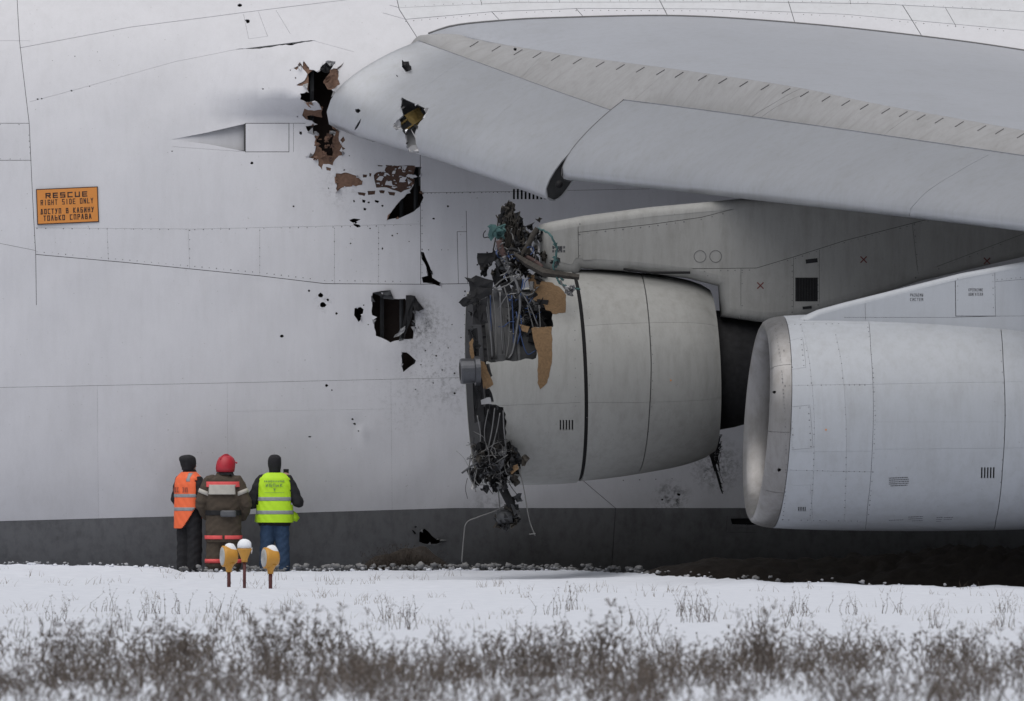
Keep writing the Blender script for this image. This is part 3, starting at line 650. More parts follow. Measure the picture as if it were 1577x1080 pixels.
# rivet rows
rivets(FU, [([(57,352),(300,354),(646,347)],13), ([(57,388),(200,401),(400,420),(500,432),(640,434)],11), ([(0,192),(44,192)],12), ([(0,245),(47,245)],12), ([(43,190),(47,245)],9), ([(52,352),(54,385)],9),
  ([(165,355),(167,400)],9), ([(515,352),(515,432)],9), ([(583,350),(583,434)],8), ([(652,298),(790,296)],6), ([(650,300),(650,432)],12), ([(650,385),(700,385)],9), ([(292,355),(292,412)],12), ([(400,355),(400,422)],12), ([(715,440),(716,560)],14),
  ([(150,80),(46,100)],30), ([(625,33),(760,21),(900,16),(1100,17),(1300,25),(1570,50)],12), ([(610,10),(800,2),(1150,1),(1350,4),(1570,16)],14), ([(960,740),(1110,735)],22)], 'rivet_heads', plane, r=0.009)
# dark root line: seam plus painted shade below the fairing edge
RC = [(640, 62), (660, 52), (697, 40), (760, 33), (850, 28), (1050, 25), (1250, 38), (1450, 60), (1577, 78), (1760, 108), (2010, 150)]

# ---- wing
def Yf(px, py): return float(FU.pos(FU.inv([(px, py)]))[0][1])
def lerpc(tab, n):
    """resample a list of 3D points to n by chord length, smoothly"""
    pts = np.array(spline(tab, 10)); d = np.r_[0, np.cumsum(np.linalg.norm(np.diff(pts, axis=0), axis=1))]
    t = np.linspace(0, d[-1], n); return np.stack([np.interp(t, d, pts[:, k]) for k in range(3)], 1)
def slat_surf(Np, Tp, prof, root=0.0):
    n = 60; A = lerpc([P(*q) for q in Np], n); B = lerpc([P(*q) for q in Tp], n)
    pr = np.array(spline([(a, h, 0) for a, h in prof], 8))[:, :2]; dl = np.r_[0, np.cumsum(np.linalg.norm(np.diff(pr, axis=0), axis=1))]; dl /= dl[-1]
    Ls = np.linalg.norm(A[-1]-A[0]); Wd = 2.9
    tt = np.linspace(0, Ls, n)
    def fn(u, v):
        a = np.stack([np.interp(u, tt, A[:, k]) for k in range(3)], -1); c = np.stack([np.interp(u, tt, B[:, k]) for k in range(3)], -1)
        Cv = c-a; sp = (A[-1]-A[0]); sp = sp/np.linalg.norm(sp); nn = -np.cross(Cv, sp); ln = np.linalg.norm(Cv, axis=-1, keepdims=True); nn = nn/np.linalg.norm(nn, axis=-1, keepdims=True)
        w = np.clip(v/Wd, 0, 1); pa = np.interp(w, dl, pr[:, 0])[..., None]; ph = np.interp(w, dl, pr[:, 1])[..., None]
        # stay linear past the ends so derivatives exist
        rk = 1+.75*np.clip(1-u/2.2, 0, 1)[..., None]**1.5*root; return a+Cv*pa+nn*np.where(ph > 0, ph*rk, ph)*ln+sp*(u-np.clip(u, 0, Ls))[..., None]
    return Surf(fn, (0, Ls), (0, Wd), 1), Ls, Wd
PROF = [(1, 0), (.8, .042), (.6, .072), (.4, .09), (.22, .088), (.09, .058), (.02, .018), (0, -.03), (.015, -.085), (.06, -.125), (.14, -.145), (.28, -.13), (.5, -.08), (.8, -.02), (1.0, -.006)]
S1, L1, W1 = slat_surf([(503,186,-.35),(560,206,-1.1),(640,229,-2.2),(700,249,-3.05),(780,278,-4.15),(839,300,-5.05)], [(645,63,.05),(700,83,-.4),(760,105,-1.3),(850,138,-2.7),(950,173,-4.3)], PROF, 1.0)
S2, L2, W2 = slat_surf([(864,270,-5.35),(1000,284,-7.1),(1200,306,-9.9),(1400,328,-12.7),(1560,345,-14.9),(1800,372,-18.2)], [(960,154,-4.3),(1100,172,-6.1),(1300,200,-8.9),(1500,229,-11.7),(1680,255,-14.0),(1900,285,-17.2)], [(a, h*0.85) for a, h in PROF])
for S in (S1, S2):
    n0 = S.nrm([(1.0, 0.6)])[0]
    if n0[2] < 0: S.sgn = -1
K1z = lambda pts: zoomed(pts, 600, 0, 3.154)
SH = K1z([(60,475),(100,495),(185,530),(165,575),(135,610),(122,650),(130,700),(145,745),(90,735),(80,690),(80,650),(55,620),(20,610),(45,580),(65,560),(55,520)])
SH2 = K1z([(60,290),(70,300),(80,318),(105,320),(107,340),(80,350),(60,325)])
SH3 = K2([(495,400),(515,396),(525,408),(512,420),(498,414)]); SH4 = K2([(527,445),(522,470),(508,495),(492,512),(495,495),(510,470)]); SH5 = K2([(528,545),(560,560),(584,570),(560,572),(535,560)]); SH6 = K1z([(30,362),(42,370),(36,375)])
s1h = [S1.inv(jag(SH, .6, 6, 31)), S1.inv(SH2), S1.inv(SH3), S1.inv(SH4), S1.inv(SH5), S1.inv(SH6)]
e_ = 0.004
def seam_s(S, pl, w): return (S.inv(pl), w*0.01)
o1 = skin(S1, [(0, 0), (L1, 0), (L1, W1), (0, W1)], [seam_s(S1, [(716,92),(650,140),(592,205)], .22), seam_s(S1, [(822,135),(755,190),(718,240)], .22)], s1h, 'leading_edge_slat', M['slat'], plane, step=0.12, thick=0.02, label='inner leading edge slat with a torn hole')
curls(S1, jag(SH, .6, 6, 31), 14, 8, ['slat', 'pale', 'slat', 'dark'], plane, 9)
o2 = skin(S2, [(0, 0), (L2, 0), (L2, W2), (0, W2)], [seam_s(S2, [(1522,239),(1470,268),(1416,306),(1402,322),(1400,334)], .9)], [], 'leading_edge_slat', M['slat'], plane, step=0.14, thick=0.02)
vv = np.linspace(0.0, 1.62, 24); pp = S2.pos(np.stack([vv*0+0.004, vv], 1))+S2.nrm(np.stack([vv*0+0.02, vv], 1))*0.004
MB().tube(list(pp), 0.0045, 4).build('slat_overlap_seal', M['rivet'], plane)
# end ribs (dark D sections)
def end_rib(S, u, mat, name='slat_end_rib', k=0.985):
    vv = np.linspace(0.0, 1, 40)*S.vr[1]; p = S.pos(np.stack([vv*0+u, vv], 1)); c = p.mean(0); p = c+(p-c)*k
    b = MB(); b.add(list(p), [tuple(range(40))]); return b.build(name, mat, plane)
end_rib(S1, L1-0.05, M['case']); end_rib(S1, 0.04, M['slat']); end_rib(S2, 0.02, M['slat'])
q = S1.pos([(L1-0.05, W1*0.52)])[0]
MB().tube([P(861, 284, -5.0), P(861, 284, -5.12)], 0.055, 14).build('slat_track_bolt', M['dark'], plane, True)
# inside of the torn slat: yellow primer ribs
b = MB(); b.tube([P(612,196,-1.4), P(648,168,-1.1)], 0.02, 4); b.tube([P(618,205,-1.5), P(652,182,-1.3)], 0.015, 4); b.build('slat_rib', M['yellowrib'], plane)
sheet([(622,178,-1.25),(645,165,-1.2),(655,180,-1.3),(640,196,-1.4)], 'slat_web', M['yellowrib'], plane, crumple=0.02)
sheet([(605,193,-1.9),(614,184,-1.95),(618,196,-1.9),(610,201,-1.92)], 'bent_skin', M['pale'], plane, crumple=0.01)
sheet([(628,229,-2.45),(641,224,-2.5),(645,233,-2.55),(636,236,-2.5)], 'bent_skin', M['pale'], plane, crumple=0.015)
sheet([(622,95,-.6),(630,98,-.65),(634,107,-.7),(626,108,-.62)], 'bent_skin', M['dark'], plane, crumple=0.015)
# lofts between two rails
def loft_surf(Ap, Bp, bulge, W, refl=None):
    n = 80; A = lerpc(Ap, n); B = lerpc(Bp, n); Ls = 1.0*np.linalg.norm(A[-1]-A[0]); tt = np.linspace(0, Ls, n)
    def fn(u, v):
        a = np.stack([np.interp(u, tt, A[:, k]) for k in range(3)], -1); c = np.stack([np.interp(u, tt, B[:, k]) for k in range(3)], -1)
        w = (v/W)[..., None]; p = a+(c-a)*w; p[..., 2] = p[..., 2]+bulge*4*(v/W)*(1-v/W); return p
    return Surf(fn, (0, Ls), (0, W), 1), Ls
Gp = [(630,72,.1),(700,92,-.35),(800,130,-1.7),(930,180,-4.0),(1000,182,-4.6),(1150,205,-6.7),(1300,222,-8.9),(1500,250,-11.7),(1700,280,-14.4),(1900,305,-17)]
Kp = [(652,54,.1),(700,52,.0),(760,66,-.3),(900,88,-2.1),(1080,112,-4.9),(1230,135,-6.9),(1350,160,-8.6),(1577,201,-11.4),(1750,234,-13.8),(2010,268,-16.3)]
SG, LG = loft_surf([P(*q) for q in Gp], [P(*q) for q in Kp], 0.05, 1.2)
if SG.nrm([(3., .6)])[0][2] < 0: SG.sgn = -1
gs = [([(1232,137),(1190,160),(1150,185)], .9), ([(1247,142),(1195,165),(1165,186)], .6), ([(1415,172),(1385,190),(1357,212)], .5), ([(845,80),(800,125)], .4), ([(1035,106),(970,160)], .4)]
fx = SG.inv([(795,76)])[0]
skin(SG, [(0, 0), (LG, 0), (LG, 1.2), (0, 1.2)], [(SG.inv(pl), w*0.01) for pl, w in gs], [SG.inv(disc_px(793, 76, 3.5, 3))], 'fixed_leading_edge', M['lead'], plane, step=0.18, thick=0.015)
# short dark slots along the upper joint of the fixed leading edge
kk = lerpc([P(*q) for q in Kp], 400); kp = proj(kk); bb = 0; last = 705
for i in range(400):
    if kp[i, 0] > last+random.uniform(24, 34):
        last = kp[i, 0]
        if last > 1700: break
        a = (kp[i, 0]-2, kp[i, 1]+3); c = (kp[i, 0]-15, kp[i, 1]+11); uv = SG.inv([a, ((a[0]+c[0])/2, (a[1]+c[1])/2), c]); pp = SG.pos(uv)+SG.nrm(uv)*0.004
        MB().tube(list(pp), 0.007, 4).build('drain_slot', M['rivet'], plane)
Rp = [P(x, y, Yf(x, y)-0.03) for x, y in RC]
SW, LW = loft_surf([P(*q)+np.array([0, 0, 0.0]) for q in Kp], Rp, 0.0, 6.0)
if SW.nrm([(3., 3.)])[0][2] < 0: SW.sgn = -1
skin(SW, [(0, 0), (LW, 0), (LW, 6), (0, 6)], [], [], 'wing_upper_panel', M['wing'], plane, step=0.3, thick=0.015)
MB().tube([q+np.array([0, -.012, .0]) for q in lerpc(Rp[1:], 80)], 0.017, 6).build('wing_root_seam_shade', M['rivet'], plane, True)
# wing underside: from the lower slat edge aft and inboard to the fuselage
u_ = np.linspace(0, 1, 30)
und = []
nose = [P(*q) for q in [(520,190,-.3),(640,222,-2.2),(842,272,-5.0),(1000,276,-7.1),(1200,312,-9.9),(1400,332,-12.7),(1560,348,-14.9),(1800,375,-18.2)]]
nose = lerpc(nose, 30)+np.array([0.55, 0.3, 0.10]); back = nose+np.array([5.5, 4.0, 0.12])
back2 = np.array([[q[0]+9.0, max(q[1]+6, 0.2), q[2]+0.35] for q in nose])
b = MB(); 
for i in range(30): b.v += [tuple(nose[i]), tuple(back[i]), tuple(back2[i])]
for i in range(29):
    for k in range(2): a = i*3+k; b.f.append((a, a+1, a+4, a+3))
b.build('wing_underside', simple('underside_paint', (0.16, 0.165, 0.175), 0.6), plane, True)

# ---- pylons
def poly_slab(pix, Y, half, name, mat, parent, r=0.1, seams=(), holes=()):
    """slab with rounded upper/forward edge: outline in pixels at depth Y; near face is skinned by seams"""
    near = Y-half; pts = [P(x, y, near) for x, y in pix]; n = len(pts); c = np.mean(pts, 0)
    b = MB()
    ys = [(0.0, 1.0-0.0), (r*0.3, 1), (r, 1)]
    # bevel rings: inset near face, full outline behind
    def inset(d):
        o = []
        for i in range(n):
            a, q, e = pts[i-1], pts[i], pts[(i+1) % n]
            t1 = (q-a)[[0, 2]]; t2 = (e-q)[[0, 2]]; t1 /= np.linalg.norm(t1)+1e-9; t2 /= np.linalg.norm(t2)+1e-9
            m = np.array([-t1[1]-t2[1], t1[0]+t2[0]]); m /= np.linalg.norm(m)+1e-9; m = m/max(0.5, np.dot(m, [-t1[1], t1[0]]))
            o.append(q+np.array([m[0]*d, 0, m[1]*d]))
        return o
    area = sum(pts[i][0]*pts[(i+1) % n][2]-pts[(i+1) % n][0]*pts[i][2] for i in range(n)); sg = 1 if area > 0 else -1
    rings = []
    for k in range(6):
        an = math.pi/2*k/5; rings.append([q+np.array([0, r*(1-math.cos(an)) if False else r*(1-math.sin(an)), 0]) for q in inset(sg*r*(1-math.cos(an)))])
    rings = rings[::-1]   # from near inset face out to the full outline
    back = [q+np.array([0, 2*half, 0]) for q in pts]; rings.append(back)
    for rg in rings: b.v += [tuple(q) for q in rg]
    for k in range(len(rings)-1):
        for i in range(n): j = (i+1) % n; b.f.append((k*n+i, k*n+j, (k+1)*n+j, (k+1)*n+i))
    b.f.append(tuple((len(rings)-1)*n+i for i in range(n)))
    return b, rings[0]
def slab(pix, Y, half, name, mat, parent, r, seams, riv=(), matfn=None, matc=None, label=None):
    b, face = poly_slab(pix, Y, half, name, mat, parent, r)
    nf = Y-half
    S = Surf(lambda u, v: np.stack([u, u*0+nf+0.006*np.sin(u*1.7)*np.cos(v*2), v], -1), (-3, 10), (2, 7))
    body = b.build(name, mat, parent, False, label=label)
    body.data.polygons.foreach_set('use_smooth', [True]*len(body.data.polygons))
    dom = [(q[0], q[2]) for q in face]
    skin(S, dom, [(S.inv(pl), w*0.0095) for pl, w in seams], [], 'pylon_panel', matc or mat, body, step=0.25, thick=0.014, off=0.0)
    return body, S
p2pix = [(830,346),(850,341),(900,332),(1000,319),(1100,310),(1200,300),(1330,270),(1700,200),(1900,250),(1900,330),(1577,395),(1420,432),(1290,474),(1215,494),(1180,497),(1110,488),(1107,440),(1060,428),(985,419),(895,413),(888,425),(832,412)]
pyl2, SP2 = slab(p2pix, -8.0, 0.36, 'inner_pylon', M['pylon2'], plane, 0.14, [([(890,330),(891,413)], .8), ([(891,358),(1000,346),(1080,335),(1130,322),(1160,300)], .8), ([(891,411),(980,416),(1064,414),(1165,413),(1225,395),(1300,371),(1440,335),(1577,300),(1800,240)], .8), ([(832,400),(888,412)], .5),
   ([(1064,414),(1064,429),(1107,446)], 1.0), ([(1141,413),(1141,490)], .5), ([(1222,397),(1222,492)], .5), ([(1262,385),(1262,480)], .5), ([(1405,345),(1415,432)], .5), ([(1405,425),(1577,360),(1700,330)], .5)], label='soiled, shade-toned grey pylon above the wrecked inner engine')
rivets(SP2, [([(892,361),(1000,349),(1080,338),(1130,325)],13), ([(1110,417),(1165,416),(1225,398),(1300,374),(1440,338),(1577,303)],11), ([(1143,420),(1143,488)],14), ([(1220,400),(1220,490)],9), ([(1260,388),(1260,480)],10), ([(1112,486),(1175,493),(1215,490),(1290,470)],9), ([(1408,345),(1415,430)],9), ([(893,345),(893,410)],16),([(1410,428),(1577,363)],12), ([(1085,418),(1100,438)], 8)], 'rivet_heads', pyl2, r=0.012)
for (x, y) in ((1171,440),(1330,400),(1520,402)):
    p, ax, az, n = frame(SP2, x, y); b = MB()
    for s_ in (1, -1): b.box(p+n*0.003, (ax+az*s_)*0.045, n*0.001, (az-ax*s_)*0.006)
    b.build('cross_mark', M['redx'], pyl2)
for (x, y) in ((1078,395),(1102,395)):
    p, ax, az, n = frame(SP2, x, y); ring = [p+n*0.002+0.085*(math.cos(t)*ax+math.sin(t)*az) for t in np.linspace(0, 2*math.pi, 20)]
    MB().tube(ring, 0.0045, 4).build('inspection_ring', M['rivet'], pyl2)
def grille(S, px, py, w, h, n, parent, vertical=True, frame_m='dark'):
    p, ax, az, nn = frame(S, px, py)
    base = MB().box(p+nn*0.002, ax*w/2, nn*0.003, az*h/2).build('vent_backing', M['black'], parent)  # black plate, painted shade behind the bars
    bars = MB()
    for i in range(n):
        f = (i+0.5)/n-0.5; MB_ = MB().box(p+nn*0.007+ax*f*w, ax*w/n*0.2, nn*0.006, az*h*0.49).build('vent_bar', M[frame_m], parent)
grille(SP2, 1242, 446, 0.32, 0.34, 8, pyl2)
patch(SP2, 1250, 402, 0.17, 0.06, 'access_flap', M['dark'], pyl2, rot=0.12); patch(SP2, 1243, 474, 0.13, 0.04, 'access_flap', M['dark'], pyl2, rot=0.1)
patch(SP2, 905, 400-20, 0.14, 0.38, 'worn_patch', M['pylon2'], pyl2)
for dy in (0, 6):
    for i in range(5): patch(SP2, 852+i*4.2, 381+dy, 0.028, 0.035, 'stencil_mark', M['print'], pyl2, off=0.002, th=0.001)
# black tube painting the shade of the long gap between pylon and cowl
MB().tube([P(960,414.5,-8.42), P(1000,420,-8.42), P(1063,420,-8.42)], 0.018, 4).build('cowl_gap_shade', M['black'], plane)

# ---- nacelles
def nacelle_surf(O, yaw, pitch, prof, scarf=0.0, sc_len=1.0, sgn=-1):
    A = np.array([math.cos(yaw), math.sin(yaw), pitch]); A /= np.linalg.norm(A); side = np.array([math.sin(yaw), -math.cos(yaw), 0]); up = np.cross(side, A); up = up if up[2] > 0 else -up
    ps = np.array(spline([(a, r, 0) for a, r in prof], 6)) if False else np.array([(a, r, 0) for a, r in prof])
    def fn(s, w):
        th = w/1.5; r = np.interp(s, ps[:, 0], ps[:, 1]); sh = scarf*np.cos(th)*np.clip(1-(s-ps[0, 0])/sc_len, 0, 1)
        rad = np.cos(th)[..., None]*up+np.sin(th)[..., None]*side
        return O+A*(s+sh)[..., None]+rad*r[..., None]
    return Surf(fn, (prof[0][0], prof[-1][0]), (-0.3, 4.9), sgn), A, side, up
def dprof(pts, n=8):
    q = np.array(spline([(a, r, 0) for a, r in pts], n)); q = q[:, :2]; keep = [q[0]]
    for r in q[1:]:
        if r[0] > keep[-1][0]+1e-4: keep.append(r)
    return [tuple(k) for k in keep]
FULLW = 1.5*math.pi
# engine 2, the wrecked one
O2 = P(745, 583, -8.0); Y2 = math.radians(6.0); k2 = 107.3
def s2(px): return (px-745)/k2
prA = dprof([(s2(733),1.51),(s2(750),1.53),(s2(800),1.55),(s2(850),1.555),(s2(883),1.545)])
prB = dprof([(s2(888),1.525),(s2(930),1.50),(s2(985),1.445),(s2(1040),1.37),(s2(1075),1.285),(s2(1092),1.21),(s2(1098),1.17)])
NA, A2, side2, up2 = nacelle_surf(O2, Y2, 0.036, prA); NB, _, _, _ = nacelle_surf(O2, Y2, 0.036, prB)
def E2(s, th, r): return O2+A2*s+(math.cos(th)*up2+math.sin(th)*side2)*r
# engine body (fan case and core), a revolved solid
def revolve(O, A, up, side, prof, n=48):
    b = MB(); 
    for (s, r) in prof:
        for j in range(n): t = 2*math.pi*j/n; b.v.append(tuple(O+A*s+(math.cos(t)*up+math.sin(t)*side)*r))
    for i in range(len(prof)-1):
        for j in range(n): k = (j+1) % n; b.f.append((i*n+j, i*n+k, (i+1)*n+k, (i+1)*n+j))
    b.f.append(tuple(range(n))[::-1]); b.f.append(tuple((len(prof)-1)*n+j for j in range(n)))
    return b
eng2 = revolve(O2, A2, up2, side2, [(-.10,.30),(-.095,1.22),(-.08,1.30),(-.05,1.30),(-.045,1.24),(.04,1.25),(.045,1.29),(.07,1.29),(.075,1.25),(.20,1.26),(.205,1.29),(.225,1.29),(.23,1.26),(.36,1.27),(.365,1.33),(.40,1.33),(.405,1.24),(.75,1.2),(.76,1.25),(.78,1.25),(.785,1.18),(1.3,1.15),(1.35,0.9),(3.0,.9),(3.3,.86),(3.9,.72),(4.6,.5)]).build('wrecked_engine', M['case'], plane, False, label='wrecked inner engine with its front cowl torn open')
revolve(O2, A2, up2, side2, [(3.2,.885),(3.6,.83),(4.3,.66),(4.8,.5)]).build('exhaust_nozzle', M['dark'], eng2, True)
# front flange with teeth, hub and shaft
revolve(O2, A2, up2, side2, [(-.125,1.05),(-.12,1.33),(-.07,1.35),(-.065,1.05)]).build('front_flange', M['dark'], eng2)
for i in range(46):
    t = 2*math.pi*i/46; c = E2(-.095, t, 1.33); MB().box(c, A2*0.02, (math.cos(t)*up2+math.sin(t)*side2)*0.035, (-math.sin(t)*up2+math.cos(t)*side2)*0.03).build('flange_tooth', M['dark'], eng2)
OH = O2+up2*0.115+side2*1.50-A2*0.13
revolve(OH, A2, up2, side2, [(-.36,.13),(-.355,.175),(-.33,.185),(-.16,.175),(-.15,.21),(-.08,.21)], 28).build('hub_shaft', M['hubsteel'], eng2, False)
revolve(OH, A2, up2, side2, [(-.365,.02),(-.362,.13)], 20).build('hub_bore', M['black'], eng2)  # black disc, painted shade of the bore
# front cowl with torn openings
def sth(pix): return [tuple(q) for q in NA.inv(pix)]
hole_top = [(736,565),(745,558),(790,556),(826,552),(829,528),(824,505),(851,503),(851,484),(869,478),(862,452),(838,432),(834,428)]
ht = sth(hole_top); pass; h1 = ht+[(s2(834), -0.9), (s2(715), -0.9), (s2(715), ht[0][1])]
hole_bot = [(745,620),(776,627),(780,655),(778,682),(797,690),(803,712),(800,735)]
hb = sth(hole_bot); h2 = [(s2(700), hb[0][1])]+hb+[(hb[-1][0], 4.1), (s2(700), 4.1)]
def jag_uv(poly, amp, step, seed):
    return [tuple(q) for q in jag(poly, amp, step, seed)]
fe = [(s2(728)+0.03*math.sin(i*1.7)+random.uniform(-.04, .05), i*0.12) for i in range(10, 30)]
bites = [jag_uv([(s2(715), a), (s2(738), a), (s2(742), a+.18), (s2(715), a+.25)], .015, .06, 40+i) for i, a in enumerate((1.7, 2.15, 2.5))]
slots2 = [[(862+i*4.6, 647), (864.4+i*4.6, 647), (864.4+i*4.6, 663), (862+i*4.6, 663)] for i in range(5)]
skin(NA, [(prA[0][0], -FULLW), (s2(882), -FULLW), (s2(882), FULLW), (prA[0][0], FULLW)],
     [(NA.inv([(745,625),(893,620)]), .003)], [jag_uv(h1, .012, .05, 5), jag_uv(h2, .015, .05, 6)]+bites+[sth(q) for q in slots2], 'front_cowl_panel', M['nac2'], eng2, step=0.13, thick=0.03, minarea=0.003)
on_px(NA, [(858,643),(888,643),(888,667),(858,667)], 'vent_recess', M['black'], eng2, -0.028, 0)
# brown inner layer standing along the torn edge
def tanp(poly, seed, off=0.004, mat='tan', k=3): return on_px(NA, jag(poly, .9, 5, seed), 'torn_composite_skin', M[mat], eng2, off, 0.012)
tanp([(811,420),(822,424),(830,432),(850,436),(866,446),(871,455),(871,482),(851,484),(848,480),(840,478),(838,470),(822,462),(815,440)], 1)
tanp([(818,505),(850,503),(850,560),(843,590),(832,600),(828,590),(828,545),(820,520)], 2)
tanp([(800,500),(815,503),(812,512),(803,510)], 3); tanp([(738,556),(746,558),(749,590),(745,600),(741,580),(738,578)], 4); tanp([(722,528),(728,520),(731,560),(726,556)], 5)
tanp([(740,616),(755,612),(757,622),(742,623)], 6, mat='pale'); tanp([(748,560),(752,575),(760,592),(748,600),(744,580)], 7)
# rear cowl
nseams = [(NB.inv([(985,418),(997,470),(1003,560),(1000,640),(985,726)]), .016), (NB.inv([(900,502),(1110,503)]), .002), (NB.inv([(900,620),(1110,612)]), .003)]
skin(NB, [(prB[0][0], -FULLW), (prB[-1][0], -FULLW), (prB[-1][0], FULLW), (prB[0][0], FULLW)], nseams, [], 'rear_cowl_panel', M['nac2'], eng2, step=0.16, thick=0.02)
revolve(O2, A2, up2, side2, [(s2(1098)-.02,.9),(s2(1098)-.015,1.15)]).build('rear_cowl_bulkhead', M['black'], eng2)
revolve(O2, A2, up2, side2, [(s2(872),1.3),(s2(873),1.505),(s2(897),1.49),(s2(898),1.3)]).build('cowl_gap_ring', M['black'], eng2, True)
rivets(NB, [([(988,430),(1001,490),(1006,560),(1003,640),(990,716)],12), ([(905,420),(910,560),(903,660)],16)], 'rivet_heads', eng2, r=0.008)
rivets(NA, [([(885,480),(887,640)],14)], 'rivet_heads', eng2, r=0.008)
# soot wisps under the rear of the cowl, on the hull side
# ---- wreckage: pipes, wires and shreds
Yn = -9.25
def E2p(px, py, dy=0.0): return (px, py, Yn+dy)
for pts, r, mt in [
   ([(790,425),(797,440),(801,470),(797,500),(790,540),(783,553)], .022, 'steel'), ([(797,440),(815,470),(829,503)], .012, 'steel'), ([(776,440),(783,470),(784,520),(779,553)], .010, 'wire'),
   ([(770,450),(772,500),(774,545)], .012, 'steel'), ([(758,447),(763,490),(764,553)], .010, 'wire'), ([(760,445),(780,440),(800,424)], .010, 'steel'), ([(757,446),(775,430),(802,423)], .008, 'wire'),
   ([(788,455),(790,490),(791,540)], .008, 'bluewire'), ([(795,480),(803,520),(812,545),(825,540)], .008, 'bluewire'), ([(806,430),(800,470),(803,500),(797,530)], .009, 'bluewire'), ([(755,455),(756,500),(758,540)], .008, 'bluewire'),
   ([(800,450),(812,455),(822,450),(818,440)], .010, 'wire'), ([(812,470),(820,500),(827,530)], .009, 'wire'), ([(830,470),(832,510),(828,545)], .008, 'wire'), ([(768,475),(782,455),(796,452)], .009, 'steel'),
   ([(742,440),(748,450),(752,480),(756,520),(758,553)], .02, 'steel'), ([(785,410),(780,420),(770,425)], .010, 'steel')]:
    cable([E2p(x, y) for x, y in pts], r, 'engine_pipe', M[mt], eng2, 6)
# blocks and boxes between case and cowl
rr = random.Random(5)
for i in range(46):
    px = rr.uniform(778, 838); py = rr.uniform(428, 545); c = P(px, py, -9.0+rr.uniform(-.1, .15)); a = rng.normal(0, 1, 3); a /= np.linalg.norm(a); d = np.cross(a, [0, 0, 1.]); d /= np.linalg.norm(d); e = np.cross(a, d)
    MB().box(c, a*rr.uniform(.02, .09), d*rr.uniform(.01, .05), e*rr.uniform(.02, .07)).build('engine_accessory', M[rr.choice(['dark', 'case', 'dark', 'black', 'steel'])], eng2)
def tangle(cx, cy, sx, sy, n, rmin, rmax, Yc, name, mats, ln=1.0, shape=None, dirb=(0, 0), kk=5):
    for i in range(n):
        x, y = rr.gauss(cx, sx), rr.gauss(cy, sy); an = rr.uniform(0, 6.28); pts = []
        L_ = ln*rr.uniform(10, 34)
        for k in range(kk):
            pts.append((x, y, Yc+rr.uniform(-.18, .18))); an += rr.gauss(0, .8); x += math.cos(an)*L_/kk+dirb[0]; y += math.sin(an)*L_/kk+dirb[1]
        cable(pts, rr.uniform(rmin, rmax), name, M[rr.choice(mats)], eng2, 4)
def shreds(cx, cy, sx, sy, n, size, Yc, mats, name='torn_scrap', lean=0.0):
    for i in range(n):
        x, y = rr.gauss(cx, sx), rr.gauss(cy, sy); k = rr.randint(3, 5); a0 = rr.uniform(0, 6.28); s_ = size*rr.uniform(.4, 1.3)
        sheet([(x+s_*rr.uniform(.4, 1.)*math.cos(a0+j*6.28/k), y+s_*rr.uniform(.5, 1.5)*math.sin(a0+j*6.28/k), Yc+rr.uniform(-.15, .15)) for j in range(k)], name, M[rr.choice(mats)], eng2, crumple=0.02)
M['soil'] = simple('matted_debris', (0.042, 0.037, 0.032), 0.95, var=0.75, scale=20, bump=0.8)
M['rustpipe'] = simple('reddish_pipe', (0.10, 0.06, 0.055), 0.6, 0.2)
# upper pile: spiky matted top (770-805, 310-400) then twisted ducts down to the case
shreds(787, 352, 9, 17, 34, 9, -8.3, ['soil', 'soil', 'dark'], 'matted_debris'); shreds(800, 385, 16, 12, 34, 10, -8.4, ['soil', 'dark', 'dark', 'case'], 'matted_debris')
shreds(768, 415, 16, 14, 26, 11, -8.5, ['dark', 'black', 'soil']); shreds(806, 408, 12, 12, 14, 9, -8.6, ['dark', 'soil', 'black'])
shreds(785, 335, 6, 9, 26, 7, -8.3, ['soil', 'dark', 'soil'], 'matted_debris'); shreds(782, 320, 2.5, 5, 10, 4, -8.3, ['soil', 'dark'], 'matted_debris')
for i in range(34):
    x = rr.gauss(786, 11); cable([(x+rr.uniform(-8, 8), 385, -8.4), (x, 352, -8.45), (x+rr.uniform(-10, 9), rr.uniform(318, 362), -8.5)], rr.uniform(.003, .010), 'splayed_fibre', M['soil'], eng2, 4)
shreds(820, 372, 7, 14, 14, 7, -8.35, ['pale', 'dark', 'soil', 'dark'])
for pts, r, mt in [([(768,370),(772,385),(781,400)], .045, 'rustpipe'), ([(775,395),(783,412),(790,428)], .06, 'steel'), ([(800,400),(812,380),(822,360),(828,352)], .04, 'soil'), ([(808,395),(822,402),(835,412)], .035, 'rustpipe'), ([(765,400),(772,412),(784,416)], .03, 'case'), ([(778,388),(790,384),(806,392)], .025, 'dark')]:
    cable([(x, y, -8.75) for x, y in pts], r, 'bent_duct', M[mt], eng2, 10)
tangle(786, 400, 16, 14, 44, .005, .012, -8.8, 'loose_wire', ['wire', 'dark', 'steel', 'dark', 'bluewire'])
tangle(805, 470, 16, 26, 34, .005, .010, -9.2, 'loose_wire', ['wire', 'dark', 'steel', 'dark', 'bluewire'])
for q in ([(752,350),(763,346),(768,362),(756,372)], [(760,355),(772,350),(775,362),(765,368)], [(770,342),(778,352),(772,366),(768,356)]):
    sheet([(x, y, -8.75) for x, y in q], 'teal_cloth_strip', M['teal'], eng2, crumple=0.03)
for pts in ([(752,362),(764,352),(778,346)], [(778,345),(774,358),(776,368)], [(829,352),(845,360),(856,378),(857,392),(852,408),(856,420),(868,432)], [(856,424),(862,436),(876,442),(893,446)], [(862,432),(872,446),(882,456)], [(852,395),(860,402),(855,412)]):
    cable([(x, y, -8.62 if x < 840 else -9.3) for x, y in pts], .016, 'teal_hose', M['teal'] if pts[0][0] < 860 else M['wire'], eng2, 6, wob=0.004)
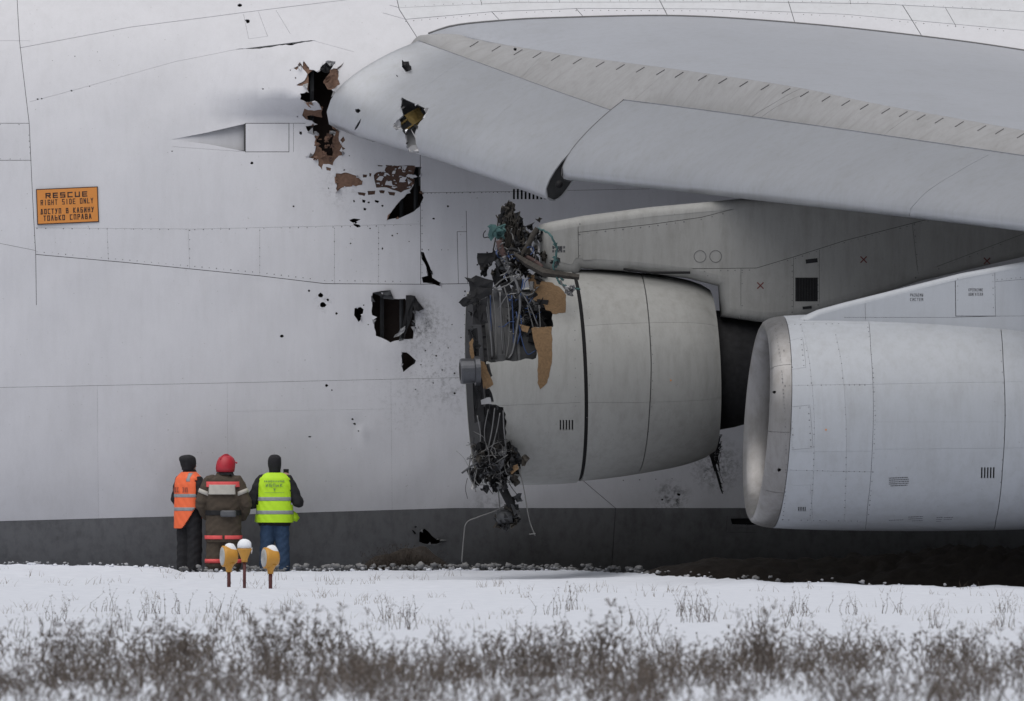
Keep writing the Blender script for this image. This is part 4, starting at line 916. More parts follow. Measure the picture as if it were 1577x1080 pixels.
shreds(858, 392, 3, 9, 8, 3, -9.3, ['teal', 'case'], 'frayed_tape'); shreds(878, 447, 4, 4, 7, 4, -9.35, ['pale', 'case'], 'frayed_tape')
# dark brace beam running onto the cowl
bm = MB(); q = [P(793,392,-8.9), P(812,406,-9.0), P(838,420,-9.3), P(892,427,-9.32)]
bm.tube(q, [.03, .055, .06, .04], 4); bm.build('brace_beam', M['soil'], eng2)
# black sheet flaps on the left of the fan case
for q in ([(715,427),(733,424),(760,432),(758,452),(740,462),(725,460),(722,436)], [(706,466),(722,455),(734,452),(736,458),(722,470),(712,472)], [(735,390),(762,389),(762,402),(745,408),(736,406)], [(727,458),(738,462),(742,500),(728,500)], [(733,470),(751,458),(752,498),(738,500)], [(722,512),(735,505),(738,560),(728,560)], [(727,560),(742,572),(745,650),(731,652)], [(728,590),(741,590),(744,628),(731,630)]):
    sheet([(x, y, -9.38+0.001*i) for i, (x, y) in enumerate(q)], 'torn_panel', M['dark'] if q[0][0] != 735 else M['black'], eng2, crumple=0.012)
shreds(731, 530, 4, 45, 20, 7, -9.3, ['dark', 'black', 'case'], 'torn_scrap')
# lower opening: dark shell and wires
for q in ([(738,626),(776,628),(779,690),(742,700)],): sheet([(x, y, -9.2) for x, y in q], 'torn_panel', M['dark'], eng2, crumple=0.01)
for pts, r in [([(762,628),(758,660),(752,690)], .012), ([(770,636),(764,668),(754,698),(740,712)], .010), ([(735,640),(740,670),(738,700)], .01), ([(775,632),(776,660),(779,690)], .012), ([(752,630),(746,665),(750,695)], .008)]:
    cable([(x, y, -9.42) for x, y in pts], r, 'loose_wire', M['steel'], eng2, 5)
shreds(762, 715, 20, 12, 46, 9, -9.2, ['dark', 'soil', 'dark', 'case', 'black'], 'matted_debris'); shreds(787, 712, 9, 14, 22, 9, -9.3, ['dark', 'black', 'soil'], 'matted_debris')
shreds(768, 740, 16, 5, 22, 8, -9.0, ['dark', 'case', 'pale', 'dark'], 'torn_scrap')
tangle(750, 706, 15, 15, 60, .003, .007, -9.45, 'loose_wire', ['wire', 'dark', 'dark', 'wire', 'steel'], 1.7, kk=3); tangle(765, 720, 16, 14, 40, .004, .010, -9.4, 'loose_wire', ['dark', 'case', 'wire'], 1.3, kk=3); shreds(755, 712, 14, 15, 26, 10, -9.42, ['dark', 'case', 'black', 'soil'], 'torn_scrap')
cable([(711,729,-9.5),(726,718,-9.5),(745,706,-9.5)], .014, 'bent_duct', M['case'], eng2, 6)
sheet([(783,722,-9.5),(797,715,-9.5),(799,722,-9.5),(788,731,-9.5)], 'torn_composite_skin', M['tan'], eng2, crumple=0.005)
# hanging stub with a crushed pump below the cowl
cable([(772,748,-9.0),(780,764,-9.05),(788,780,-9.1),(790,790,-9.1)], .062, 'hanging_duct', M['dark'], eng2, 10)
shreds(790, 785, 6, 7, 12, 7, -9.1, ['soil', 'dark', 'case'], 'torn_scrap')
c = P(779, 797, -9.1); MB().tube([c+np.array([-.13, -.02, -.01]), c+np.array([.08, .0, .02])], [.10, .11], 14).build('crushed_pump', M['case'], eng2, True)
shreds(781, 801, 8, 7, 16, 8, -9.1, ['dark', 'case', 'soil'], 'torn_scrap')
for pts in ([(767,750,-9.1),(769,775,-9.1),(772,798,-9.1)], [(798,718,-9.3),(806,750,-9.3),(815,800,-9.3),(824,825,-9.3)], [(780,778,-9.1),(760,788,-9.2),(735,797,-9.2),(718,806,-9.2),(714,830,-9.2),(711,866,-9.2)], [(815,823,-9.3),(825,822,-9.3)], [(725,700,-9.5),(722,730,-9.5),(732,752,-9.5)], [(735,720,-9.5),(730,745,-9.5),(733,758,-9.5)]):
    cable(pts, .009, 'hanging_wire', M['wire'], eng2, 5)
# torn black tuft hanging behind the rear cowl, stuck on the hull
for i in range(70):
    x = 1107+rr.gauss(0, 2.5); y = rr.uniform(668, 700); t = rr.uniform(.1, 1)**1.5; ln = rr.uniform(8, 62)*t
    cable([(x, y, -6.6), (x-6+rr.uniform(-4, 4)+ln*.05, y+ln*.5, -6.6), (x-8+ln*.2+rr.uniform(-5, 5), y+ln, -6.6)], rr.uniform(.003, .009), 'torn_fibre', M['black'], eng2, 3)
for i in range(30):
    y = rr.uniform(695, 760); x = 1093+(y-695)*.31+rr.gauss(0, 2.2*(1-(y-695)/90))
    cable([(x-4, y-14, -6.5), (x, y, -6.5), (x+3, y+rr.uniform(2, 12), -6.5)], rr.uniform(.004, .010), 'torn_fibre', M['black'], eng2, 3)

# engine 1, the intact outboard one
O1 = P(1167, 650, -14.0); Y1 = math.radians(6.2); k1 = FOC/186.0
def s1_(px): return (px-1167)/k1
prL = dprof([(-.02,1.345),(-.012,1.375),(.02,1.405),(.09,1.44),(.17,1.462),(s1_(1197),1.475)], 6)
prM = dprof([(s1_(1198),1.476),(s1_(1240),1.495),(s1_(1300),1.51),(s1_(1400),1.52),(s1_(1500),1.515),(s1_(1577),1.50),(s1_(1750),1.42),(s1_(1950),1.25)])
NL, A1, side1, up1 = nacelle_surf(O1, Y1, 0.0, prL, 0.085, 1.6); 
def ml_scarf(prof, scarf, s0, ln):
    S, _, _, _ = nacelle_surf(O1, Y1, 0.0, prof); ps = np.array(prof)
    def fn(s, w):
        th = w/1.5; r = np.interp(s, ps[:, 0], ps[:, 1]); sh = scarf*np.cos(th)*np.clip(1-(s-s0)/ln, 0, 1)
        rad = np.cos(th)[..., None]*up1+np.sin(th)[..., None]*side1
        return O1+A1*(s+sh)[..., None]+rad*r[..., None]
    S.fn = fn; return S
NL = ml_scarf(prL, .085, -.02, 1.6); NM = ml_scarf(prM, .085, -.02, 1.6)
# body: inner duct wall, fan disc and spinner far inside
duct = [(-.02,1.345),(-.015,1.315),(.03,1.27),(.12,1.235),(.3,1.22),(.7,1.24),(1.0,1.26),(1.3,1.26)]
n_ = 72; b = MB()
for (s, r) in duct:
    for j in range(n_):
        t = 2*math.pi*j/n_; sh = .085*math.cos(t)*np.clip(1-(s+.02)/1.6, 0, 1); b.v.append(tuple(O1+A1*(s+sh)+(math.cos(t)*up1+math.sin(t)*side1)*r))
for i in range(len(duct)-1):
    for j in range(n_): k = (j+1) % n_; b.f.append((i*n_+j, i*n_+k, (i+1)*n_+k, (i+1)*n_+j))
b.f.append(tuple((len(duct)-1)*n_+j for j in range(n_)))
eng1 = b.build('intact_engine', M['lip'], plane, True, label='intact outboard engine with bare metal inlet lip')
for i in range(30):
    t = 2*math.pi*i/30; r0 = .32; c0 = O1+A1*1.15+(math.cos(t)*up1+math.sin(t)*side1)*r0; c1 = O1+A1*1.1+(math.cos(t+.12)*up1+math.sin(t+.12)*side1)*1.22
    tt = -math.sin(t)*up1+math.cos(t)*side1; w0 = (tt*.5+A1*.5)*.08; w1 = (tt*.8+A1*.3)*.12
    MB().add([c0-w0, c0+w0, c1+w1, c1-w1, c0-w0+A1*.01, c0+w0+A1*.01, c1+w1+A1*.01, c1-w1+A1*.01], [(0,1,2,3),(7,6,5,4),(0,4,5,1),(1,5,6,2),(2,6,7,3),(3,7,4,0)]).build('fan_blade', M['dark'], eng1)
revolve(O1, A1, up1, side1, [(.7,.02),(.8,.14),(1.0,.27),(1.2,.33)], 24).build('spinner', M['dark'], eng1, True)
lipseams = [([(0.0-.02, a), (s1_(1196), a)], .006) for a in (0.55, 1.5, 2.5, 3.45, 4.4, -.6)]
lipholes = [NL.inv(disc_px(1179, 514, 3.0, 8)), NL.inv(disc_px(1192.5, 604, 3.0, 9)), NL.inv(disc_px(1200, 724, 3.2, 10))]
skin(NL, [(prL[0][0], -FULLW), (prL[-1][0], -FULLW), (prL[-1][0], FULLW), (prL[0][0], FULLW)], lipseams, lipholes, 'inlet_lip_panel', M['lip'], eng1, step=0.07, thick=0.012, vary=0.0004)
ms = [([(1332,484),(1341,540),(1345,620),(1343,700),(1336,780),(1331,819)], .55), ([(1537,486),(1545,560),(1548,640),(1544,720),(1534,800),(1529,821)], 1.1), ([(1200,594),(1345,592)], .3), ([(1345,592),(1577,588),(1700,586)], .16), ([(1345,692),(1577,690),(1700,690)], .2), ([(1205,695),(1345,695)], .16),
      ([(1208,724),(1343,727)], .3), ([(1345,650),(1547,650)], .1), ([(1203,497),(1240,497),(1335,499),(1560,502)], .35), ([(1205,804),(1335,806),(1530,810)], .3),
      ([(1204,527),(1236,520),(1241,566),(1210,570),(1204,527)], .3), ([(1217,627),(1247,624),(1252,690),(1220,693),(1217,627)], .3), ([(1221,748),(1248,747),(1252,800)], .2), ([(1287,516),(1296,560),(1303,650),(1303,727),(1300,804)], .18), ([(1233,500),(1247,560),(1254,640),(1253,727),(1247,804)], .18)]
slots1 = [[(1511+i*4.6, 720), (1513.4+i*4.6, 720), (1513+i*4.6, 737), (1510.6+i*4.6, 737)] for i in range(5)]+[[(1229+i*2.6, 781), (1230.4+i*2.6, 781), (1230.4+i*2.6, 788), (1229+i*2.6, 788)] for i in range(5)]
skin(NM, [(prM[0][0], -FULLW), (prM[-1][0], -FULLW), (prM[-1][0], FULLW), (prM[0][0], FULLW)], [(NM.inv(pl), w*.01) for pl, w in ms], [NM.inv(q) for q in slots1], 'cowl_panel', M['nac1'], eng1, step=0.16, thick=0.014, minarea=0.001)
on_px(NM, [(1507,717),(1534,717),(1534,740),(1507,740)], 'vent_recess', M['black'], eng1, -0.022, 0); on_px(NM, [(1227,779),(1243,779),(1243,790),(1227,790)], 'vent_recess', M['black'], eng1, -0.02, 0)
rivets(NM, [([(1193,500),(1203,560),(1209,640),(1211,710),(1209,770),(1205,806)],5.5), ([(1209,594),(1300,593),(1340,593)],7), ([(1210,724),(1340,727)],8), ([(1335,490),(1344,560),(1348,640),(1345,720),(1337,800)],7), ([(1287,516),(1296,560),(1303,650),(1303,727),(1300,804)],11), ([(1233,500),(1247,560),(1254,640),(1253,727),(1247,804)],9),
   ([(1206,530),(1234,523),(1238,563),(1211,567),(1206,530)],8), ([(1219,630),(1245,627),(1249,688),(1222,690),(1219,630)],10), ([(1541,540),(1549,640),(1540,760)],16), ([(1205,500),(1330,498)],9), ([(1205,801),(1330,803)],9)], 'rivet_heads', eng1, r=0.0095)
# stencils on the cowl
for (x, y, w, n_l) in ((1384,740,.27,4),(1384,752,.22,1),(1410,800,.2,2),(1412,806,.14,1),(1446,801,.07,3),(1460,801,.12,2),(1380,805,.2,1)):
    for i in range(n_l):
        mk = MB(); p, ax, az, nn = frame(NM, x, y+i*3.0-4); xx = -w/2
        while xx < w/2:
            l = rr.uniform(.008, .03); mk.box(p+nn*0.002+ax*(xx+l/2), ax*l/2, nn*0.0008, az*0.006); xx += l+.006
        mk.build('stencil_line', M['print'], eng1, kind='stuff')
patch(NM, 1272, 662, 0.02, 0.02, 'orange_plug', M['signorange'], eng1)
patch(NB, 1033, 586, 0.02, 0.02, 'orange_plug', M['signorange'], eng2)
# outboard pylon
p1pix = [(1222,497),(1235,488),(1260,477),(1300,466),(1400,441),(1480,421),(1577,403),(1700,385),(2010,360),(2010,520),(1577,520),(1300,505)]
pyl1, SP1 = slab(p1pix, -14.0, 0.42, 'outer_pylon', M['pylon1'], plane, 0.08, [([(1332,455),(1333,495)], .4), ([(1471,425),(1472,487),(1533,487)], 1.0), ([(1532,418),(1533,487)], .5), ([(1533,434),(1600,428),(1700,415)], .4), ([(1300,489),(1471,489),(1533,487),(1700,486)], .4)], label='clean pale pylon above the intact outboard engine')
rivets(SP1, [([(1536,431),(1600,425)],7), ([(1475,430),(1475,484)],10), ([(1529,424),(1530,484)],9)], 'rivet_heads', pyl1, r=0.009)
def stencil(S, px, py, lines, w, h, gap, parent):
    p, ax, az, nn = frame(S, px, py)
    for i, t in enumerate(lines):
        b = MB(); text_quads(b, t, p+nn*0.003+az*(((len(lines)-1)/2-i)*gap), ax, az, nn, w, h); b.build('stencil_text', M['print'], parent, kind='stuff')
stencil(SP1, 1412, 458, ['РАЗЪЕМЫ', 'СИСТЕМ'], .18, .042, .062, pyl1); stencil(SP1, 1503, 450, ['КРЕПЛЕНИЕ', 'ДВИГАТЕЛЯ'], .2, .042, .062, pyl1)

# ---- orange rescue plate on the nose side
p, ax, az, nn = frame(FU, 104, 317); rot = 0.047; c_, s_ = math.cos(rot), math.sin(rot); ax2 = ax*c_+az*s_; az2 = az*math.cos(0.04)-ax*math.sin(0.04)*-1*-1
W_, H_ = 0.925, 0.535
p = p+nn*0.016; base = MB().box(p-nn*0.005, ax2*W_/2, nn*0.010, az2*H_/2).build('rescue_plate_border', M['signblack'], plane, label='black edged orange rescue notice')
MB().box(p+nn*0.0062, ax2*(W_/2-.014), nn*0.001, az2*(H_/2-.014)).build('rescue_plate', M['signorange'], base)
for t, w, h, dz, th in (('RESCUE', .63, .082, .162, .019), ('RIGHT SIDE ONLY', .79, .082, .060, .0125), ('ДОСТУП В КАБИНУ', .80, .082, -.075, .014), ('ТОЛЬКО СПРАВА', .72, .082, -.175, .014)):
    b = MB(); text_quads(b, t, p+nn*0.0085+az2*dz, ax2, az2, nn, w, h, th); b.build('rescue_lettering', M['signblack'], base, kind='stuff')
#PART2
# ================================================================== PEOPLE
M['skin'] = simple('skin', (0.42, 0.25, 0.19), 0.6, var=0.1, bump=0)
M['blackcloth'] = simple('black_cloth', (0.014, 0.014, 0.017), 0.9, var=0.4, scale=30, bump=0.4)
M['orange'] = simple('orange_vest', (0.90, 0.16, 0.055), 0.65, var=0.10, scale=14, bump=0.2)
M['lime'] = simple('lime_vest', (0.50, 0.82, 0.02), 0.65, var=0.10, scale=14, bump=0.2)
M['refl'] = simple('reflective_grey', (0.27, 0.29, 0.31), 0.4, var=0.2, scale=30, bump=0)
M['olive'] = simple('brown_fire_suit', (0.068, 0.052, 0.038), 0.9, var=0.35, scale=22, bump=0.4)
M['pinkband'] = simple('red_pink_band', (0.78, 0.10, 0.10), 0.6, var=0.08, bump=0)
M['cream'] = simple('pale_band', (0.46, 0.44, 0.40), 0.6, var=0.12, scale=25, bump=0)
M['red'] = simple('red_helmet', (0.42, 0.02, 0.035), 0.45, var=0.25, scale=14, bump=0.1)
M['jeans'] = simple('blue_jeans', (0.030, 0.062, 0.125), 0.9, var=0.3, scale=26, bump=0.3)
M['boot'] = simple('grey_boot', (0.10, 0.095, 0.09), 0.8)
M['greybag'] = simple('grey_pouch', (0.09, 0.095, 0.105), 0.6)
def rings(b, rg, n=24, caps=True):
    """vertical loft: (x, y, z, rx, ry)"""
    base = len(b.v)
    for x, y, z, rx, ry in rg:
        for j in range(n):
            t = 2*math.pi*j/n; c, s_ = math.cos(t), math.sin(t)
            b.v.append((x+rx*math.copysign(abs(c)**.85, c), y+ry*math.copysign(abs(s_)**.85, s_), z))
    for i in range(len(rg)-1):
        for j in range(n): k = (j+1) % n; b.f.append((base+i*n+j, base+i*n+k, base+(i+1)*n+k, base+(i+1)*n+j))
    if caps: b.f.append(tuple(base+j for j in range(n))[::-1]); b.f.append(tuple(base+(len(rg)-1)*n+j for j in range(n)))
def limb(b, pts, rad, n=12):
    pp = spline(pts, 5); m = len(pp); rr_ = np.interp(np.linspace(0, 1, m), np.linspace(0, 1, len(rad)), rad)
    t0 = pp[0]-pp[1]; t0 /= np.linalg.norm(t0)+1e-9; t1 = pp[-1]-pp[-2]; t1 /= np.linalg.norm(t1)+1e-9
    pp = [pp[0]+t0*rad[0]*.7]+list(pp)+[pp[-1]+t1*rad[-1]*.7]; rr_ = [rad[0]*.5]+list(rr_)+[rad[-1]*.5]
    b.tube(pp, rr_, n)
def fuse(b, name, mat, parent, vox=0.011, fold=0.0, seed=1, smooth_it=3):
    me = bpy.data.meshes.new('tmp'); me.from_pydata(b.v, [], b.f); me.update(); o = bpy.data.objects.new('tmp', me); COL.objects.link(o)
    r = o.modifiers.new('r', 'REMESH'); r.mode = 'VOXEL'; r.voxel_size = vox
    s_ = o.modifiers.new('s', 'SMOOTH'); s_.iterations = smooth_it; s_.factor = 0.5
    dg = bpy.context.evaluated_depsgraph_get(); me2 = bpy.data.meshes.new_from_object(o.evaluated_get(dg)); bpy.data.objects.remove(o)
    n = len(me2.vertices)
    if fold and n:
        co = np.zeros(n*3, np.float32); me2.vertices.foreach_get('co', co); co = co.reshape(-1, 3); no = np.zeros(n*3, np.float32); me2.vertices.foreach_get('normal', no); no = no.reshape(-1, 3)
        f = np.sin(co[:, 2]*31+co[:, 0]*13+2*np.sin(co[:, 1]*17+seed))*.6+np.sin(co[:, 2]*57-co[:, 0]*22+seed*2+2*np.sin(co[:, 0]*19))*.5
        co = co+no*(f*fold)[:, None]; me2.vertices.foreach_set('co', co.ravel())
    me2.name = name; me2.materials.clear(); return link(me2, name, mat, parent, True)
def hand(b, wrist, d, up, s=1, curl=0.6):
    """palm and five curled fingers from the wrist along d; up is the back of the hand"""
    w = np.array(wrist, float); d = np.array(d, float); d /= np.linalg.norm(d); up = np.array(up, float); up -= d*np.dot(up, d); up /= np.linalg.norm(up); sd_ = np.cross(d, up)*s
    b.tube([w-d*.02, w+d*.02, w+d*.055, w+d*.09], [.026, .034, .040, .034], 10)
    for i, ln in enumerate((.068, .078, .072, .056)):
        o = w+d*.085+sd_*(.030-.020*i); a = curl; p1 = o+(d*math.cos(a*.5)-up*math.sin(a*.5))*ln*.45; p2 = p1+(d*math.cos(a*1.4)-up*math.sin(a*1.4))*ln*.32; p3 = p2+(d*math.cos(a*2.2)-up*math.sin(a*2.2))*ln*.25
        b.tube([o-d*.03, o, p1, p2, p3], [.011, .0105, .0095, .009, .007], 8)
    o = w+d*.02+sd_*.03; b.tube([o, o+sd_*.025+d*.025, o+sd_*.03+d*.055-up*.01, o+sd_*.022+d*.075-up*.02], [.014, .012, .011, .008], 8)
def rot2(x, y, a): return x*math.cos(a)-y*math.sin(a), x*math.sin(a)+y*math.cos(a)
def head(b, c, yaw, s=1.0):
    """head facing +y turned by yaw: skull, jaw, nose, ears, lips, sockets"""
    def q(x, y, z): a, d = rot2(x*s, y*s, yaw); return (c[0]+a, c[1]+d, c[2]+z*s)
    base = len(b.v); tmp = MB()
    rings(tmp, [(0, .0, -.125, .03, .04), (0, .015, -.115, .045, .06), (0, .01, -.08, .06, .08), (0, 0, -.03, .072, .092), (0, -.005, .02, .077, .1), (0, -.01, .06, .073, .095), (0, -.012, .09, .055, .072), (0, -.012, .108, .025, .035)], 20)
    tmp.tube([(0, .085, .012), (0, .103, -.012), (0, .112, -.03), (0, .095, -.04)], [.008, .011, .014, .010], 8)
    tmp.tube([(-.02, .088, -.066), (0, .094, -.064), (.02, .088, -.066)], [.006, .008, .006], 6)
    tmp.tube([(-.045, .078, .03), (-.02, .09, .034), (0, .09, .03), (.02, .09, .034), (.045, .078, .03)], .008, 6)
    for e in (-1, 1): tmp.tube([(e*.072, -.005, -.02), (e*.085, -.012, .0), (e*.086, -.015, .02), (e*.074, -.01, .03)], [.008, .010, .010, .006], 6)
    b.add([q(*v) for v in tmp.v], tmp.f)
def person(px, Y, rz, label, spec):
    base = P(px, 0, Y); x = base[0]; t = empty('person', (float(x), Y, spec.get('z', 0.0)), rz); tag(t, label, 'person', None)
    sc = spec.get('s', 1.0); A = spec['arms']; hy = spec.get('head_yaw', 0.0); lx = spec.get('leg', .10); W = spec.get('w', 1.0); hx, hyy = spec.get('headxy', (0, 0.02))
    # body: one continuous surface
    b = MB(); head(b, (hx, hyy, 1.655), hy)
    limb(b, [(hx*.6, .0, 1.42), (hx, hyy, 1.56)], [.065, .055])
    rings(b, [(0, 0, .80, .10, .08), (0, 0, .88, .165, .11), (0, 0, .98, .16, .105), (0, .01, 1.1, .145, .10), (0, 0, 1.25, .17, .115), (0, -.005, 1.38, .19, .115), (0, -.005, 1.45, .15, .09), (0, 0, 1.49, .07, .06)])
    feet = spec.get('feet', ((-lx-.01, 0), (lx+.01, 0)))
    for s_, (fx_, fy_) in zip((-1, 1), feet):
        limb(b, [(s_*.09, 0, .88), (s_*.10*.5+fx_*.5, fy_*.5+.02, .48), (fx_, fy_, .1)], [.088, .062, .062, .052, .042]); limb(b, [(fx_, fy_-.04, .05), (fx_+s_*.01, fy_+.07, .045), (fx_+s_*.02, fy_+.17, .03)], [.045, .045, .03])
    for s_, (sh, el, wr, hd) in zip((-1, 1), A):
        limb(b, [sh, el], [.055, .05, .042]); limb(b, [el, wr], [.042, .038, .028]); hand(b, wr, hd, (0, -.3, 1), -s_)
    fuse(b, 'body', M['skin'], t, 0.010, 0, 1, 1)
    # coat with sleeves
    b = MB(); rings(b, spec['coat'], 28)
    for s_, (sh, el, wr, hd) in zip((-1, 1), A):
        r0, r1, r2 = spec.get('sleeve', (.085, .072, .055)); limb(b, [(sh[0]*.75, sh[1], sh[2]-.01), sh, el], [r0, r0, r1, r1]); limb(b, [el, ((np.array(el)+np.array(wr))/2+np.array([0, 0, -.01])), wr], [r1, r1*.92, r2])
    coat = fuse(b, 'coat', spec['coat_m'], t, 0.012, .006, 3)
    b = MB(); tr = spec.get('trouser', (.115, .09, .085))
    rings(b, [(0, 0, .78, .12*W, .10), (0, 0, .86, .185*W, .13), (0, 0, .96, .18*W, .13)])
    for s_, (fx_, fy_) in zip((-1, 1), feet): limb(b, [(s_*.095*W, 0, .84), (s_*.05+fx_*.5, fy_*.5+.015, .48), (fx_, fy_, spec.get('hem', .09))], [tr[0], (tr[0]+tr[1])/2, tr[1], tr[1], tr[2]])
    fuse(b, 'trousers', spec['trouser_m'], t, 0.012, .005, 5)
    for s_, (fx_, fy_) in zip((-1, 1), feet):
        b = MB(); limb(b, [(fx_, fy_-.045, .06), (fx_+s_*.01, fy_+.07, .055), (fx_+s_*.02, fy_+.2, .04)], [.06, .055, .04]); limb(b, [(fx_, fy_-.02, .08), (fx_, fy_-.01, spec.get('boot', .16))], [.062, .065])
        fuse(b, 'boot', spec.get('boot_m', M['blackcloth']), t, 0.012)
    return t
def shell(rg, lo, hi, cut, n=84, push=0.0):
    """sleeveless shell from interpolated rings between heights"""
    zs = np.array([r[2] for r in rg]); out = MB(); zz = np.linspace(lo, hi, max(2, int((hi-lo)/.011)+1)); keep = []
    for z in zz:
        r = [np.interp(z, zs, [q[k] for q in rg]) for k in (0, 1, 3, 4)]
        for j in range(n):
            t = 2*math.pi*j/n; c, s_ = math.cos(t), math.sin(t); out.v.append((r[0]+(r[2]+push)*math.copysign(abs(c)**.8, c), r[1]+(r[3]+push)*math.copysign(abs(s_)**.8, s_)+.003*math.sin(z*40+j), z))
    for i in range(len(zz)-1):
        for j in range(n):
            k = (j+1) % n; c = np.mean([out.v[i*n+j], out.v[i*n+k], out.v[(i+1)*n+j], out.v[(i+1)*n+k]], 0)
            if not cut(c): out.f.append((i*n+j, i*n+k, (i+1)*n+k, (i+1)*n+j))
    us = sorted({i for f in out.f for i in f}); mp = {a: b for b, a in enumerate(us)}; out.v = [out.v[i] for i in us]; out.f = [tuple(mp[i] for i in f) for f in out.f]
    return out
def thick(o, th):
    m_ = o.modifiers.new('solid', 'SOLIDIFY'); m_.thickness = th; m_.offset = 1
    dg = bpy.context.evaluated_depsgraph_get(); me = bpy.data.meshes.new_from_object(o.evaluated_get(dg)); o.modifiers.clear(); o.data = me
    me.polygons.foreach_set('use_smooth', [True]*len(me.polygons)); return o
def backtext(txt, z, w, h, rx, ry, parent, mat, st=None, name='vest_print', x0=0.0):
    b = MB(); text_quads(b, txt, np.array([x0, 0, z]), np.array([1., 0, 0]), np.array([0, 0, 1.]), np.array([0, -1., 0]), w, h, st)
    b.v = [(v[0], -ry*(max(0, 1-abs(v[0]/rx)**2.3))**(1/2.3)-.007, v[2]) for v in b.v]; b.build(name, mat, parent, kind='stuff')
# person with lime vest
coat3 = [(0, .02, .74, .235, .15), (0, .01, .82, .245, .16), (0, .01, 1.0, .235, .155), (0, .02, 1.2, .24, .155), (0, .01, 1.36, .235, .145), (0, 0, 1.45, .185, .115), (0, .0, 1.50, .10, .09), (0, .01, 1.54, .085, .085)]
p3 = person(423, -0.95, 0.0, 'person in lime reflective vest, black hooded jacket and blue jeans, seen from behind', dict(
    arms=(((-.20, 0, 1.41), (-.355, -.01, 1.08), (-.10, .26, 1.13), (.6, .6, .5)), ((.20, 0, 1.41), (.355, -.01, 1.08), (.19, .25, 1.42), (-.2, .3, 1))),
    coat=coat3, coat_m=M['blackcloth'], trouser_m=M['jeans'], trouser=(.125, .105, .10), leg=.12, sleeve=(.092, .088, .06)))
v3 = [(0, .02, .70, .275, .19), (0, .01, .9, .272, .19), (0, .01, 1.0, .268, .185), (0, .02, 1.2, .268, .185), (0, .01, 1.36, .262, .172), (0, 0, 1.45, .235, .145), (0, .0, 1.50, .17, .12), (0, .0, 1.535, .10, .10)]
cut3 = lambda c: (abs(c[0]) > .20 and 1.06 < c[2] < 1.42 and c[1] > -.09) or (c[2] > 1.05 and c[1] > .1 and abs(c[0]) < .03)
vest3 = thick(shell(v3, .79, 1.53, cut3).build('vest', M['lime'], p3, True), .006)
for z in (1.115, .915): thick(shell(v3, z, z+.055, cut3, push=.007).build('reflective_band', M['refl'], vest3, True), .002)
M['vestink'] = simple('vest_ink_green', (0.16, 0.26, 0.10), 0.8, bump=0); M['vestink2'] = simple('vest_ink_orange', (0.30, 0.07, 0.04), 0.8, bump=0)
backtext('НАЦИОНАЛЬНЫЙ', 1.405, .30, .028, .262, .175, vest3, M['vestink'], .006); backtext('ИБПиК', 1.345, .25, .05, .262, .18, vest3, M['vestink'], .009)
b = MB(); b.tube([(0, -.188, 1.30), (0, -.188, 1.26)], .006, 5); b.tube([(-.02, -.188, 1.30), (0, -.188, 1.27), (.02, -.188, 1.30)], .004, 5); b.build('vest_emblem', M['vestink'], vest3)
b = MB()
for i in range(18): b.box((-.14+i*.0165, -.186, 1.235), (.005, 0, 0), (0, .001, 0), (0, 0, .004))
b.build('vest_print', M['vestink'], vest3, kind='stuff')
b = MB(); rings(b, [(0, .01, 1.49, .09, .085), (0, .01, 1.55, .085, .10), (0, .005, 1.62, .096, .118), (0, .0, 1.70, .104, .125), (0, 0, 1.755, .094, .115), (0, 0, 1.79, .065, .08), (0, 0, 1.803, .03, .04)]); fuse(b, 'hood', M['blackcloth'], p3, .011, .003)
# loose vest sides flapping at the hip
MB().add([(.25,.02,.98),(.33,.06,.93),(.37,.05,.86),(.33,.04,.80),(.26,.0,.82),(.25,.06,.97),(.33,.10,.92),(.37,.08,.86),(.33,.07,.80),(.26,.05,.82)], [(0,1,2,3,4),(9,8,7,6,5),(0,5,6,1),(1,6,7,2),(2,7,8,3),(3,8,9,4),(4,9,5,0)]).build('vest_flap', M['lime'], vest3, True)
MB().add([(-.25,.02,.95),(-.29,.06,.90),(-.30,.05,.80),(-.26,.0,.80),(-.25,.06,.94),(-.29,.10,.90),(-.30,.08,.80),(-.26,.05,.80)], [(0,1,2,3),(7,6,5,4),(0,4,5,1),(1,5,6,2),(2,6,7,3),(3,7,4,0)]).build('vest_flap', M['lime'], vest3, True)
ph = MB().box((.165, .30, 1.53), (.04, 0, 0), (0, .012, 0), (0, 0, .055)).build('phone', M['dark'], None); 
ph.location = p3.location; tag(ph, 'small dark phone held up beside the head of the person in the lime vest', 'phone')
# fireman
coat2 = [(0, .02, .50, .265, .19), (0, .02, .60, .27, .19), (0, .02, .80, .265, .185), (0, .01, .98, .25, .175), (0, .01, 1.15, .262, .175), (0, .01, 1.32, .262, .165), (0, 0, 1.42, .215, .14), (0, .0, 1.48, .12, .11), (0, .01, 1.54, .10, .10)]
p2 = person(344, -1.12, -0.06, 'person in brown fire suit with pink and pale bands and a red helmet', dict(head_yaw=-.6, headxy=(.04, .02),
    arms=(((-.21, 0, 1.39), (-.33, -.0, 1.08), (-.25, .18, .88), (.5, .7, -.5)), ((.21, 0, 1.39), (.335, .0, 1.08), (.27, .17, .87), (-.5, .7, -.5))),
    coat=coat2, coat_m=M['olive'], trouser_m=M['olive'], trouser=(.15, .135, .13), W=1.15, leg=.13, sleeve=(.105, .098, .075), boot_m=M['boot'], hem=.14, boot=.2))
def band(parent, rg, lo, hi, mat, cut=lambda c: False, name='reflective_band', push=.008): return thick(shell(rg, lo, hi, cut, push=push).build(name, mat, parent, True), .004)
band(p2, coat2, .545, .60, M['pinkband'], lambda c: abs(c[0]-.01) < .02)
band(p2, coat2, 1.345, 1.375, M['pinkband'], lambda c: c[1] > -.02, push=.018)
